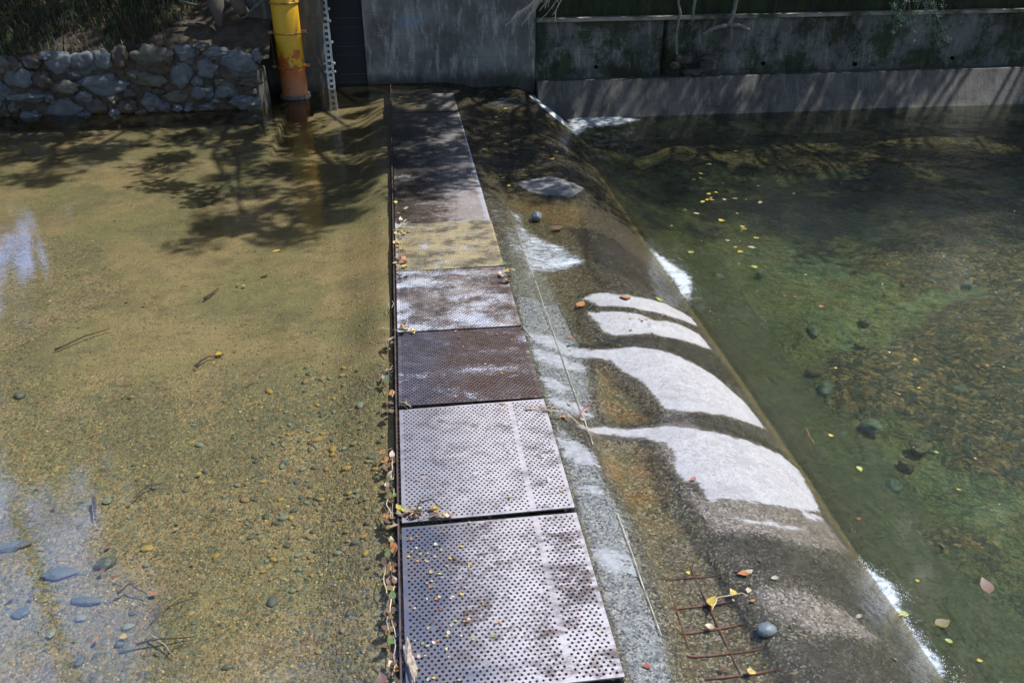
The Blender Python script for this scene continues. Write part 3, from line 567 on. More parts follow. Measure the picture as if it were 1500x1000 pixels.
gate=empty('sluice_gate',(-.87,15.45,0)); tag(gate,'flat black steel sluice gate set between the grey post and the concrete wall','gate')
bb=MB(); bb.box(-1.19,-.562,15.42,15.46,-1.0,2.6); o=bb.build('gate_leaf',mg.m); put(o,gate,(-.87,15.45,0))
DRS=simple('dark_rib_steel',(.03,.035,.04),.6)
for z in (.14,.60,1.06,1.52):
    bb=MB(); bb.box(-1.185,-.567,15.405,15.419,z,z+.012); o=bb.build('gate_rib',DRS); put(o,gate,(-.87,15.45,0))
bb=MB(); bb.box(-1.19,-.562,15.3,15.6,-.02,-.005) ; 
wr=empty('mossy_wall',(0,0,0)); tag(wr,'long dark mossy concrete wall with crumbling joint on the right side of the pool','wall')
def wrf(X,Z):
    y=15.32+.03*fnoise(X,Z,2.4,63)+.016*fnoise(X,Z,9,64)+.01*fnoise(X,Z,26,60)
    jx=4.78; er=np.exp(-((X-jx-.15)/.28)**2)*(Z<.95); y=y+er*.10*(.6+.5*fnoise(X,Z,9,65)); y=y+.16*np.exp(-((X-4.72)/.05)**2)*(Z<1.0)
    return y
wobgrid('wall_face',JX+.004,16,-.1,.98,wrf,WM2,wr,.7,.06)
wobgrid('upper_wall',JX+.004,16,1.0,2.7,lambda X,Z:15.44+.03*fnoise(X,Z,2.4,66),WM3,wr,.6)
wobgrid('ledge',JX+.01,16,.955,1.012,lambda X,Z:15.24+.03*fnoise(X,Z*0,5,67)+.015*fnoise(X,Z,17,68),simple('mossy_ledge_sunlit_bits',(.04,.045,.028),.85,.6,2.2,c2=(.26,.23,.20)),wr,.15,.05)  # pale patches paint sunlit concrete bits over the dark moss colour
for px,py in ((873,98),(1118,93),(1252,94),(1394,85)):
    q=atY(px,py,15.3); bb=MB(); bb.tube([(q[0],15.26,q[2]),(q[0],15.30,q[2])],.030,10); bb.build('weep_hole',simple('black_hole',(.004,.004,.004),.9,spec=.0),wr)
ft=empty('wall_footing',(0,0,0)); tag(ft,'pale battered concrete footing streaked with sunlight along the pool below the mossy wall','footing')
def ftf(X,Z): 
    y=15.12-.42*(-Z+.0).clip(0,1)+.012*fnoise(X,Z,4,71)
    y=y+.09*np.exp(-((Z+.56+.03*fnoise(X,Z*0,3,72))/.07)**2)*sstep(fnoise(X,Z*0,1.3,73),-.2,.3)
    return y
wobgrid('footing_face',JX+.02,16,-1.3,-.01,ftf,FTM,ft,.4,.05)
# crumbled debris in wall joint
CR=simple('crumbled_concrete',(.07,.06,.05),.95,.5,20)
v2,f2=ICO[2]
def rock_mesh(name,c,s,mat,parent=None,rotz=0,sub=2,jag=.25,root=None,seed=None):
    vv,ff=ICO[sub]; sd=seed or random.uniform(0,99); out=[]
    ca,sa=math.cos(rotz),math.sin(rotz)
    for p in vv:
        k=1+jag*mn.noise(Vector(p)*1.3+Vector((sd,sd,0)))+jag*.4*mn.noise(Vector(p)*3.5+Vector((0,sd,sd)))
        q=(p[0]*s[0]*k,p[1]*s[1]*k,p[2]*s[2]*k); out.append((q[0]*ca-q[1]*sa,q[0]*sa+q[1]*ca,q[2]))
    o=np_mesh(name,np.array(out),ff,mat,parent,smooth=True)
    o.location=tuple(a-(b_ if root else 0) for a,b_ in zip(c,root or (0,0,0))); return o
for i in range(16):
    px=random.uniform(985,1040); q=atY(px,random.uniform(80,112),15.2); rock_mesh('rubble_piece',(q[0],15.2+random.uniform(-.03,.06),q[2]),(random.uniform(.05,.13),.07,random.uniform(.03,.08)),CR,wr,0,1)
# stone wall on the left bank
swr=(-4.2,13.8,0); sw=empty('stone_retaining_wall',swr); tag(sw,'dry looking wall of dark rounded stones set in mud at the far left waterline','wall')
MUD=simple('mud_mortar',(.085,.064,.044),.95,.5,9,bump=.8)
o=wobgrid('mud_mortar',-12,-2.36,-.5,.80,lambda X,Z:13.83+.05*fnoise(X,Z,6,81)+.02*fnoise(X,Z,17,82)+.08*Z,MUD,None,.5,.06); put(o,sw,swr)
def stone_mat(name,a,b_,li=.3,rough=.7):
    m=M(name); n=m.noise(5,6,.65); base=m.mix(m.step(n,.3,.7),a,b_); lich=m.mul(m.step(m.noise(13,5,.7,v=m.vec(off=(2,5,1))),.60,.72),li); base=m.mix(lich,base,(.30,.31,.28))
    return m.set(base=base,rough=rough,spec=.4,nrm=m.bump(m.noise(30,5,.7),.5,.015))
SM=[stone_mat('blue_grey_stone',(.060,.070,.080),(.105,.118,.13)),stone_mat('olive_grey_stone',(.060,.062,.05),(.09,.088,.07)),stone_mat('brown_grey_stone',(.045,.038,.03),(.07,.06,.05))]
ST=[(135,280,80,45),(85,345,120,90),(190,355,75,75),(260,280,110,80),(370,280,110,85),(450,270,70,80),(530,260,70,90),(655,250,150,85),(450,370,190,75),(640,350,160,65),(795,335,95,95),(290,385,120,60),(815,240,110,65),(915,310,90,75),(945,235,100,50),(1060,290,150,100),(140,425,180,40),(290,480,160,85),(430,470,90,60),(145,510,90,50),(20,490,60,65),(565,465,80,60),(665,450,85,70),(780,425,110,50),(890,410,90,60),(995,400,100,60),(1075,445,140,55),(725,470,50,40),(830,470,50,35),(915,468,90,28),(785,470,45,28),(970,360,60,35),(1090,360,100,40),(1115,400,40,40),(870,360,60,50),(10,400,60,70),(15,290,60,70),(65,470,50,40),(50,540,40,20),(700,400,60,35),(570,410,70,40),(370,425,80,45),(500,430,60,40),(740,265,40,50),(885,205,50,20),(330,330,60,30),(220,430,50,40),(590,330,50,40),(1130,250,40,50),(950,440,50,30),(380,505,60,35),(620,490,60,30),(505,490,60,35),(210,250,60,40),(60,285,60,50)]
for k,(cx,cy,w_,h_) in enumerate(ST):
    q=atY(cx/3,cy/3,13.85); s_=.0118*14.3/13.9/3*3/3
    sx_=w_/3*.0118/2*.90*random.uniform(.88,1.05); sz_=h_/3*.0118/2*1.0
    mt=SM[0] if k in (10,13,15,17,12,26,25,24,19,29,27,28,22,14) else random.choice(SM)
    rock_mesh('stone',(q[0],13.84+random.uniform(-.02,.02)+.08*q[2],q[2]),(sx_,.08+.05*random.random(),sz_),mt,sw,random.uniform(-.2,.2),3,.45,swr)
# more stones continuing to the left out of frame
for i in range(26): 
    x=-6.1-random.random()*2.6; rock_mesh('stone',(x,13.84,random.uniform(-.1,.8)),(random.uniform(.1,.22),.12,random.uniform(.08,.15)),random.choice(SM),sw,0,2,.35,swr)
# end block of the stone wall
bb=MB(); q=[(-2.38,13.72,-.5),(-2.16,13.78,-.5),(-2.05,14.15,-.5),(-2.38,14.4,-.5)]; t_=[(-2.40,13.82,.62),(-2.20,13.86,.55),(-2.10,14.2,.55),(-2.4,14.4,.75)]
b0=len(bb.v); bb.v+=q+t_; bb.f+=[(0,1,5,4),(1,2,6,5),(2,3,7,6),(3,0,4,7),(4,5,6,7),(3,2,1,0)]
o=bb.build('end_block',simple('dark_block_concrete',(.075,.07,.06),.9,.5,9)); put(o,sw,swr)
# concrete wing wall with sloping top
WMW=wall_mat('wing_wall_concrete',(.10,.10,.095),(.07,.07,.06),streaks=.5)
wing=empty('wing_wall',(-2.5,14.9,0)); tag(wing,'low concrete wing wall with diagonal top edge behind the yellow pipe','wall')
pts=[atY(a,b_,14.85) for a,b_ in [(310,70),(395,-5),(430,-70),(473,-70),(473,140),(420,185),(300,185)]]
bb=MB(); bb.poly_prism(pts[::-1],(0,.40,0)); o=bb.build('wing_slab',WMW); put(o,wing,(-2.5,14.9,0))
A_=Vector(atY(310,70,14.83)); B_=Vector(atY(400,-10,14.83)); bb=MB(); bb.poly_prism([A_,B_,B_+Vector((0.0,0,.035)),A_+Vector((0,0,.035))],(0,.43,0)); o=bb.build('coping',simple('wing_coping',(.17,.165,.15),.9,.4,10)); put(o,wing,(-2.5,14.9,0))
# ------------------------------------------------------------------ bank, grass
def bankz(X,Y):
    return np.maximum(.80+.55*(Y-14.2)+.06*fnoise(X,Y,3,91)+.10*fnoise(X,Y,1,92),-9)
SOIL=simple('bank_soil',(.07,.05,.035),.95,.5,6,bump=1,c2=(.035,.028,.018))
xs=np.arange(-14,-1.9,.12); ys=np.arange(14.05,17.6,.1)
Xb,Yb=np.meshgrid(xs,ys); zb=bankz(Xb,Yb); zb=np.where(Xb>-2.4,np.minimum(zb,1.2+Yb*0),zb)
tag(grid_mesh('bank_slope',xs,ys,zb,SOIL),'brown earth bank above the stone wall','bank',kind='structure')
def blades(name,n,fn,hmin,hmax,label,mats,wd=.006):
    V=[];Fc=[];C=[]
    for i in range(n):
        x,y,z=fn(); h=random.uniform(hmin,hmax); a=random.uniform(0,6.28); lean=random.uniform(.2,.9)*h; wx,wy=math.cos(a+1.57)*wd,math.sin(a+1.57)*wd; lx,ly=math.cos(a)*lean,math.sin(a)*lean
        k=len(V); V+=[(x-wx,y-wy,z),(x+wx,y+wy,z),(x+lx*.35-wx,y+ly*.35-wy,z+h*.6),(x+lx*.35+wx,y+ly*.35+wy,z+h*.6),(x+lx,y+ly,z+h*.85),(x+lx*1.01,y+ly*1.01,z+h*.85)]
        Fc+=[(k,k+1,k+3,k+2),(k+2,k+3,k+5,k+4)]; c=random.choice(mats); c=[q*random.uniform(.6,1.3) for q in c]; C+=[c]*6
    m=M(name+'_blades'); mm=m.attr('tone',True); m.set(base=mm,rough=.6,spec=.3)
    tag(np_mesh(name,V,Fc,m.m,colattr=np.array(C)),label,'grass',kind='stuff')
def gp():
    while True:
        x=random.uniform(-8.5,-2.6); y=random.uniform(13.95,17.2)
        lim=-3.3+ .0*y
        if (x<-3.6+.5*math.sin(y*3) and (y>14.35+.25*math.sin(x*2.3) or random.random()<.25)) or random.random()<.05*(x<-2.9): break
    return (x,y,float(bankz(np.array(x),np.array(y)))-.01 if y>14.1 else .86)
blades('grass',13000,gp,.08,.30,'dark green long grass on the bank above the stone wall',[(.035,.065,.018),(.025,.045,.018),(.07,.06,.03),(.10,.08,.045)])
# roots / dead logs at the bank top
BK=stone_mat('old_grey_bark',(.10,.09,.075),(.06,.052,.04),.35,.9)
def stump(name,path,rads,label,cat):
    bb=MB(); bb.tube(path,rads,9,jit=.18); root=path[0]; o=bb.build(name,BK,smooth=True,loc=path[0]); tag(o,label,cat); return o
q1=atY(312,-25,14.7); q2=atY(318,10,14.55); q3=atY(322,38,14.5)
stump('tree_root',[q1,q2,q3],[.14,.13,.05],'thick grey tree root stub left of the diagonal concrete edge','root')
q1=atY(345,-20,14.8); q2=atY(348,5,14.65); q3=atY(356,22,14.55); stump('tree_root',[q1,q2,q3],[.10,.13,.06],'short knobbly grey root touching the diagonal concrete edge','root')
q1=atY(262,2,14.8); q2=atY(278,6,14.75); q3=atY(300,10,14.7); stump('fallen_branch',[q1,q2,q3],[.03,.025,.015],'thin dead branch lying on the earth bank','branch')
q1=atY(255,36,14.6); q2=atY(275,36,14.6); q3=atY(296,38,14.6); stump('fallen_branch',[q1,q2,q3],[.02,.025,.012],'lower thin branch half buried in the earth bank','branch')
# ------------------------------------------------------------------ yellow pipe
pr=(-1.75,14.6,0); pipe=empty('yellow_pipe',pr); tag(pipe,'upright yellow pipe with peeling orange rust standing in the water','pipe')
m=M('peeling_yellow_paint'); X,Y,Z=m.sep(); n1=m.noise(5.5,5,.6,v=m.vec(scale=(1,1,.8))); n2=m.noise(26,5,.7)
up=m.mr(Z,.15,1.15,.32,-.12); orr=m.step(m.add(m.add(n1,up),m.mul(m.add(n2,-.5),.25)),.60,.66)
base=m.mix(orr,m.mix(n2,(.62,.36,.015),(.52,.28,.012)),m.mix(m.step(n2,.35,.6),(.50,.10,.012),(.33,.075,.015)))
lowm=m.mr(m.add(Z,m.mul(m.add(n1,-.5),.3)),.42,.18,0,1); base=m.mix(lowm,base,m.mix(n2,(.36,.10,.04),(.26,.14,.07)))
sp=m.mul(m.step(m.noise(17,3,v=m.vec(off=(3,3,3))),.68,.71),.9); base=m.mix(sp,base,(.06,.03,.02))
YP=m.set(base=base,rough=.45,nrm=m.bump(n2,.3,.004))
bb=MB(); bb.tube([(-1.735,14.6,.02),(-1.735,14.6,2.6)],[.21,.21],36,cap=False); o=bb.build('pipe_body',YP,smooth=True); put(o,pipe,pr)
bb=MB(); bb.tube([(-1.735,14.6,-.9),(-1.735,14.6,-.05),(-1.735,14.6,.0)],[.15,.15,.13],30); o=bb.build('pipe_foot',simple('rusty_foot',(.02,.014,.012),.8,.5,20),smooth=True); put(o,pipe,pr)
bb=MB(); bb.tube([(-1.735,14.6,-.03),(-1.735,14.6,.03)],[.25,.245],30); o=bb.build('base_ring',simple('grey_base_ring',(.13,.11,.11),.8,.5,20)); put(o,pipe,pr)
for z,rr in ((1.44,.235),(.985,.222),(.46,.222)):
    bb=MB(); bb.tube([(-1.735,14.6,z-.014),(-1.735,14.6,z),(-1.735,14.6,z+.014)],[rr-.012,rr,rr-.012],36); 
    o=bb.build('clamp_band',simple('yellow_band',(.45,.24,.02),.5,.5,20,c2=(.15,.07,.03)),smooth=True); put(o,pipe,pr)
    if z<1.4:
        for s_ in (-1,1):
            bb=MB(); bb.box(-1.735+s_*.21-.02,-1.735+s_*.30,14.575,14.625,z-.012,z+.03); bb.tube([(-1.735+s_*.275,14.56,z+.01),(-1.735+s_*.275,14.64,z+.01)],.02,8); o=bb.build('clamp_lug',simple('rusty_lug',(.38,.17,.07),.7,.4,30)); put(o,pipe,pr)
bb=MB(); bb.tube([(-2.0,14.6,.99),(-2.0,14.6,.5)],.013,7); o=bb.build('tie_rod',RB); put(o,pipe,pr)
bb=MB(); bb.tube([(-1.47,14.6,.97),(-1.30,14.8,.45),(-1.24,14.83,.3)],.010,7); o=bb.build('tie_rod',RB); put(o,pipe,pr)
# ------------------------------------------------------------------ white gauge strip (slotted strut)
gr_=(-1.18,15.05,0); g=empty('white_slotted_strut',gr_); tag(g,'tall thin white slotted metal strut with small brackets in front of the black gate','strut')
WP=simple('white_galvanised_paint',(.62,.66,.66),.5,.25,14,c2=(.40,.43,.43))
A_=Vector(atY(475,-60,15.05)); B_=Vector(atY(486,125,15.05)); wz=.055
bb=MB(); zt=2.3; zb_=-.9
def gx(z): return -1.165+( -.012)*(z)
z=zb_
for s_ in (-1,1): bb.box(gx(0)+s_*.045-.016,gx(0)+s_*.045+.016,15.04,15.048,zb_,zt)
while z<zt: bb.box(gx(0)-.029,gx(0)+.029,15.041,15.047,z,z+.045); z+=.095
o=bb.build('slotted_strip',WP); put(o,g,gr_)
bb=MB(); bb.box(gx(0)-.062,gx(0)-.056,15.048,15.09,zb_,zt); bb.box(gx(0)+.056,gx(0)+.062,15.048,15.09,zb_,zt); o=bb.build('channel_flange',WP); put(o,g,gr_)
for py in (13,31,62,93,105,):
    q=atY(482,py,15.05)
    for s_ in (-1,1):
        bb=MB(); bb.box(gx(0)+s_*.062,gx(0)+s_*.098,15.03,15.05,q[2]-.018,q[2]+.018) if s_>0 else bb.box(gx(0)-.098,gx(0)-.062,15.03,15.05,q[2]-.018,q[2]+.018)
        bb.tube([(gx(0)+s_*.085,15.01,q[2]),(gx(0)+s_*.085,15.03,q[2])],.012,6); o=bb.build('bracket',WP); put(o,g,gr_)
# ------------------------------------------------------------------ far ground
tag(grid_mesh('ground',np.array([-400,400.]),np.array([-400,16.0,16.01,400]),np.array([[-2.2]*2,[-2.2]*2,[1.9]*2,[2.5]*2]),simple('forest_floor',(.06,.055,.03),.95,.5,1)),'leafy ground behind the wall','ground',kind='structure')
# ------------------------------------------------------------------ trees
LM=[]
for nm,a,b_ in (('leaf_green_a',(.045,.085,.018),(.07,.12,.03)),('leaf_green_b',(.035,.07,.02),(.06,.10,.03))):
    m=M(nm); LM.append(m.set(base=m.mix(m.noise(2,3),a,b_),rough=.5,spec=.4)); 
    tl=m.n('ShaderNodeBsdfTranslucent'); tl.inputs[0].default_value=(.10,.16,.03,1); mx=m.n('ShaderNodeMixShader'); mx.inputs[0].default_value=.3; m.put(mx.inputs[1],m.b.outputs[0]); m.put(mx.inputs[2],tl.outputs[0]); m.t.links.new(mx.outputs[0],m.out.inputs[0])
BARK=simple('tree_bark',(.10,.085,.065),.9,.5,7,bump=1)
def leafcloud(centers,rads,per,ls):
    N=len(centers); n=N*per; c=np.repeat(np.array(centers),per,0); r=np.repeat(np.array(rads),per)[:,None]
    d_=rng.normal(size=(n,3)); d_/=np.linalg.norm(d_,axis=1)[:,None]; p=c+d_*r*(rng.random((n,1))**.45)*np.array([1,1,.7])
    a=rng.normal(size=(n,3)); a/=np.linalg.norm(a,axis=1)[:,None]; b_=np.cross(a,rng.normal(size=(n,3))); b_/=np.linalg.norm(b_,axis=1)[:,None]
    l=ls*rng.uniform(.6,1.3,(n,1)); V=np.stack([p-a*l,p+b_*l*.42,p+a*l,p-b_*l*.42],1).reshape(-1,3); return V,np.arange(n*4).reshape(-1,4)
sdx,sdy=SUNV.x/SUNV.z,SUNV.y/SUNV.z
TB=[(-7.5,17.5),(-3.2,18.2),(1.2,17.2),(6.2,16.4),(10.5,17.6),(15.5,18.5)]
TL=['leafy tree on the earth bank at far left behind the grass','tall leafy tree behind the wing wall and yellow pipe','tall leafy tree behind the blue grey wall at the weir','old leafy tree on the mossy wall with pale roots creeping down the ledge','leafy tree behind the mossy wall right of the pale roots','leafy tree behind the far right end of the mossy wall']
CL=[[] for _ in TB]
def addc(x,y,z,r):
    k=min(range(len(TB)),key=lambda i:abs(TB[i][0]-x)+.3*abs(TB[i][1]-y)); CL[k].append((x,y,z,r))
def shade_density(gx_,gy):
    lim=9.6
    if gx_<-3.2: lim=11.4
    elif gx_<-2.3: lim=10.4
    elif gx_<-.3: lim=8.7
    elif gx_<3.0: lim=9.6
    elif gx_<6: lim=10.6
    elif gx_<9: lim=10.0
    else: lim=9.0
    return max(0,min(1,(gy-lim)/2.4))
cnt=0
while cnt<950:
    gx_=random.uniform(-8,15); gy=random.uniform(8.8,17.5)
    dn=shade_density(gx_,gy)
    if gx_<-.2: dn*=.62
    if gy>13.6: dn*=(.5 if gx_<1 else .06)
    if random.random()>.30*(dn>0)+.70*dn: continue
    h=random.uniform(4.2,12); x=gx_+sdx*h; y=gy+sdy*h
    addc(x,y,h,random.uniform(.2,.61 if gx_>0 else .42)); cnt+=1
# backdrop foliage seen only mirrored in the water
n=0
while n<1000:
    x=random.uniform(-10,20); y=random.uniform(17.5,24); z=random.uniform(3.2,19)
    az=math.degrees(math.atan2(x+1.6,y-4)); el=math.degrees(math.atan2(z,math.hypot(x+1.6,y-4)))
    if az<-21 and (el>31 or 13<el<20): 
        if random.random()<.97: continue
    az2=math.degrees(math.atan2(x-4.5,y-7)); el2=math.degrees(math.atan2(z,math.hypot(x-4.5,y-7)))
    if 8<az2<42 and 17<el2<50 and random.random()<.8: continue
    if 10<az<34 and 22<el<55 and random.random()<.8: continue
    addc(x,y,z,random.uniform(.65,1.35)); n+=1
SKYP=[np.array([(a,b_,0) for a,b_ in p]) for p in ([(-50,700),(90,690),(150,760),(130,830),(190,900),(170,1050),(-50,1050)],[(90,590),(200,600),(150,690),(80,700)],[(-50,230),(40,260),(60,400),(20,440),(-50,430)],[(250,640),(300,640),(290,665),(250,660)])]
n=0
while n<620:  # added leaf clusters, hung to block the sky reflection around the open patches
    px=random.uniform(-120,640); py=random.uniform(210,1060)
    ins=max(float(sdist(np.array(px),np.array(py),p)) for p in SKYP)
    if ins>-22 and random.random()>.04: continue
    X_,Y_,u_=ray(px,py); t=-CH/u_; d_=random.uniform(10.5,14)/math.hypot(X_,Y_)
    addc(X_*t+X_*d_,Y_*t+Y_*d_,-u_*d_,random.uniform(.32,.6)); n+=1
def refl(px,py,dist):
    X_,Y_,u_=ray(px,py); t=-CH/u_; d_=dist/math.hypot(X_,Y_); return (X_*t+X_*d_,Y_*t+Y_*d_,-u_*d_)
LEAN=[([refl(20,735,12),refl(55,840,12.2),refl(110,1030,12.4)],.15),([refl(40,540,12),refl(110,640,12),refl(170,760,12),refl(215,860,12)],.07),([refl(-60,860,12),refl(40,800,12),refl(150,700,12)],.06)]
# the limbs above are added to draw dark lines in the sky reflection
for k,(tx,ty) in enumerate(TB):
    root=empty('leafy_tree',(tx,ty,1.9)); tag(root,TL[k],'tree','trees standing behind the river walls')
    bb=MB(); Ht=15; pth=[(tx+.25*math.sin(i*.9+k),ty+.2*math.cos(i*.7+k),1.2+Ht*i/9) for i in range(10)]
    bb.tube(pth,[.34-.03*i for i in range(10)],10,jit=.08)
    o=bb.build('trunk',BARK,smooth=True); put(o,root,(tx,ty,1.9))
    bb=MB(); cs=CL[k]
    for (x,y,z,r) in random.sample(cs,min(len(cs),46)):
        i=min(9,max(2,int((z*.75-1.2)/Ht*9))); s_=Vector(pth[i]); e_=Vector((x,y,z)); mid=s_.lerp(e_,.55)+Vector((random.uniform(-.3,.3),random.uniform(-.3,.3),.5))
        bb.tube([s_,mid,e_],[.075,.04,.012],5,cap=False)
    if k==0:
        for pp_,r_ in LEAN: bb.tube(pp_,r_,6)
    o=bb.build('limbs',BARK,smooth=True); put(o,root,(tx,ty,1.9))
    sm=[c for c in cs if c[3]<.62]; lg=[c for c in cs if c[3]>=.62]
    V1,F1=leafcloud([c[:3] for c in sm],[c[3]*1.15 for c in sm],100,.085) if sm else (np.zeros((0,3)),np.zeros((0,4),int))
    V2,F2=leafcloud([c[:3] for c in lg],[c[3] for c in lg],110,.26) if lg else (np.zeros((0,3)),np.zeros((0,4),int))
    o=np_mesh('crown',np.concatenate([V1,V2]),np.concatenate([F1,F2+len(V1)]),LM[k%2]); put(o,root,(tx,ty,1.9))
    if k==3: fig=root
# pale roots on the wall ledge
RT=stone_mat('pale_lichen_root',(.20,.20,.17),(.12,.125,.11),.9,.9)
for path,r in (([(1086,-30),(1078,5),(1072,30),(1066,38)],.045),([(1066,38),(1050,40),(1036,46),(1030,52)],.035),([(1066,36),(1085,38),(1097,44)],.035),([(1022,-20),(1018,5),(1014,32)],.028),([(992,-20),(996,20),(990,55),(993,100)],.022)):
    bb=MB(); pp=[atY(a,b_,15.22+random.uniform(-.02,.02)) for a,b_ in path]; N=[]
    for a,b_ in zip(pp[:-1],pp[1:]):
        for t in (0,.33,.66): N.append(tuple(Vector(a).lerp(Vector(b_),t)+Vector((random.uniform(-.012,.012),0,random.uniform(-.012,.012)))))
    N.append(pp[-1]); bb.tube(N,[r*random.uniform(.75,1.2) for _ in N],8,jit=.15); o=bb.build('root',RT,smooth=True); put(o,fig,(TB[3][0],TB[3][1],1.9))
# dead hanging twigs
def twigs(name,base,tips,mat,label,cat,r=.012,yv=0):
    bb=MB(); B=Vector(base)
    for t in tips:
        T=Vector(t); mid=B.lerp(T,.5)+Vector((random.uniform(-.06,.06),random.uniform(-.06,.06),random.uniform(-.03,.05)))
        bb.tube([B,mid,T],[r,r*.7,r*.3],5)
        for _ in range(4):
            s_=mid.lerp(T,random.random()); e_=s_+(T-mid).normalized()*random.uniform(.05,.16)+Vector((random.uniform(-.07,.07),random.uniform(-.05,.05),random.uniform(-.07,.02))); bb.tube([s_,s_.lerp(e_,.5)+Vector((0,0,.01)),e_],[r*.5,r*.35,r*.2],4)
    o=bb.build(name,mat,loc=base); tag(o,label,cat); return o
TW=simple('bleached_twig',(.50,.45,.38),.8,.35,20)
Yt=13.6
twigs('dead_branch',atY(830,-30,Yt),[atY(a,b_,Yt+random.uniform(-.2,.2)) for a,b_ in [(740,38),(748,28),(756,20),(765,36),(778,12),(790,16),(752,24),(800,22),(812,20),(770,30)]],TW,'bleached dead branch tips hanging into view at the top centre','branch',.013)
GLM=simple('pale_green_leaf',(.15,.27,.15),.5,.4,9,c2=(.24,.34,.24))
def hanging(cx,cy,Yh,label):
    root=empty('hanging_shrub',atY(cx,cy,Yh)); rc=atY(cx,cy,Yh); tag(root,label,'shrub')
    bb=MB(); lv=[];lr=[]
    for _ in range(46):
        a=random.uniform(cx-48,cx+48); b_=cy+random.uniform(20,random.choice((60,90,120)))
        T=Vector(atY(a,b_,Yh+random.uniform(-.3,.3))); B=Vector(rc)+Vector((random.uniform(-.35,.35),random.uniform(-.2,.2),0)); mid=B.lerp(T,.5)+Vector((random.uniform(-.1,.1),0,.06)); bb.tube([B,mid,T],[.008,.005,.003],4)
        for _ in range(3): lv.append(tuple(mid.lerp(T,random.random())));lr.append(.07)
    o=bb.build('stems',simple('pale_stem',(.17,.19,.15),.8)); put(o,root,rc)
    V,Fc=leafcloud(lv,lr,22,.014); o=np_mesh('leaves',V,Fc,GLM); put(o,root,rc)
hanging(1345,-50,14.2,'pale green feathery shrub hanging over the mossy wall at top right')
# ------------------------------------------------------------------ stones in the water
def pebble(name,px,py,zs,size,mat,label,cat='stone',group=None,asp=(1,.75,.5),rot=None,jag=.22):
    q=P(px,py,zs); o=rock_mesh(name,(q[0],q[1],zs),(size*asp[0],size*asp[1],size*asp[2]),mat,None,random.uniform(0,3) if rot is None else rot,3,jag); tag(o,label,cat,group); return o
GS=stone_mat('dark_green_stone',(.045,.060,.045),(.075,.09,.065),.1,.5); YS=stone_mat('ochre_stone',(.26,.20,.05),(.20,.15,.04),.1,.6); PS=stone_mat('pale_green_stone',(.11,.15,.11),(.15,.18,.14),.2,.6)
BS=stone_mat('slate_stone',(.045,.065,.065),(.075,.095,.09),.1,.6); TS=stone_mat('tan_stone',(.20,.15,.08),(.14,.11,.06),.2,.6)
zb0=-.292
for a in [(155,825,.062,GS,'dark green oval stone below the yellow oval stone near lower left',(1,.75,.6),.4),(215,803,.036,YS,'yellow oval stone lying on sand near the dark green oval stone',(1,.72,.4),0),
 (352,640,.045,GS,'dark mossy stone left of the gravel bed, beside the larger flat stone',(1,.8,.6),.6),(373,610,.075,PS,'flat grey green stone above the dark mossy stone',(1,.55,.35),.4),
 (394,776,.034,PS,'upright green stone in the middle of the gravel, above an orange leaf',(.7,1,.4),0),(385,826,.030,GS,'dark green stone just below the orange leaf on the gravel',(1,.55,.5),1.0),
 (554,677,.042,PS,'olive flat stone close to the second grate rail',(1,.65,.4),.4),(442,890,.026,YS,'bright yellow green stone in the lower middle of the shallows',(1,.8,.5),0),
 (28,580,.045,BS,'dark stone with a twig near the left edge of the shallows',(1,.9,.6),0),(186,918,.030,PS,'topmost grey green stone of the small pile beside the yellow leaf',(1,.8,.5),0),(176,942,.028,GS,'dark round stone of the small pile left of the yellow leaf',(1,.9,.6),0),(186,951,.036,GS,'lowest olive stone of the small pile below the yellow leaf',(1,.5,.4),.2),
 (157,733,.030,PS,'pale green square stone beside the brown stick',(1,.9,.4),.9),(87,840,.095,BS,'large dark slab stone lying in the blue sky reflection',(1,.5,.25),.1),(125,880,.085,BS,'lower flat slab stone beneath the large slab in the sky reflection',(1,.35,.25),-.2),
 (30,897,.045,BS,'bluish round stone near the left edge under the sky reflection',(1,.8,.3),.3),(118,905,.03,PS,'pale round stone just below the lower slab',(1,.8,.4),0),(75,927,.035,PS,'pale upright stone in the sky reflection',(.6,1,.4),0),(20,800,.10,BS,'long slab stone at the left edge in the sky reflection',(1,.4,.25),.3),
 (280,648,.030,YS,'pale yellow flat stone above the yellow leaf',(1,.6,.3),.3),(400,610,.02,TS,'small tan stone above the gravel bed',(1,.7,.5),0),(353,700,.026,PS,'small pale stone on the left side of gravel',(1,.6,.5),.6),(516,790,.026,TS,'tan stone among dark gravel near the rail',(1,.7,.5),0),(455,925,.024,BS,'dark blue green stone right of the yellow green stone',(1,.7,.6),0),(512,915,.022,GS,'small dark green stone in the rippled water',(1,.7,.6),0)]:
    pebble('river_stone',a[0],a[1],zb0,a[2],a[3],a[4],asp=a[5],rot=a[6])
o=pebble('river_stone',1122,920,float(prof(2.0))-.015,.052,stone_mat('grey_cobble',(.10,.125,.13),(.13,.155,.16),.1,.35),'smooth blue grey cobble sitting on the wet spillway beside the rusty bars',asp=(1,.78,.62),rot=.1,jag=.08); o.location=Vector(hit(1122,925))+Vector((0,0,.012))
o=pebble('river_stone',786,318,-.06,.075,stone_mat('dark_cobble',(.07,.09,.09),(.12,.13,.14),.2,.4),'dark cobble standing in white water at the seam beside the yellow grate',asp=(1,.8,.8)); o.location=Vector(hit(786,320))+Vector((0,0,.02))
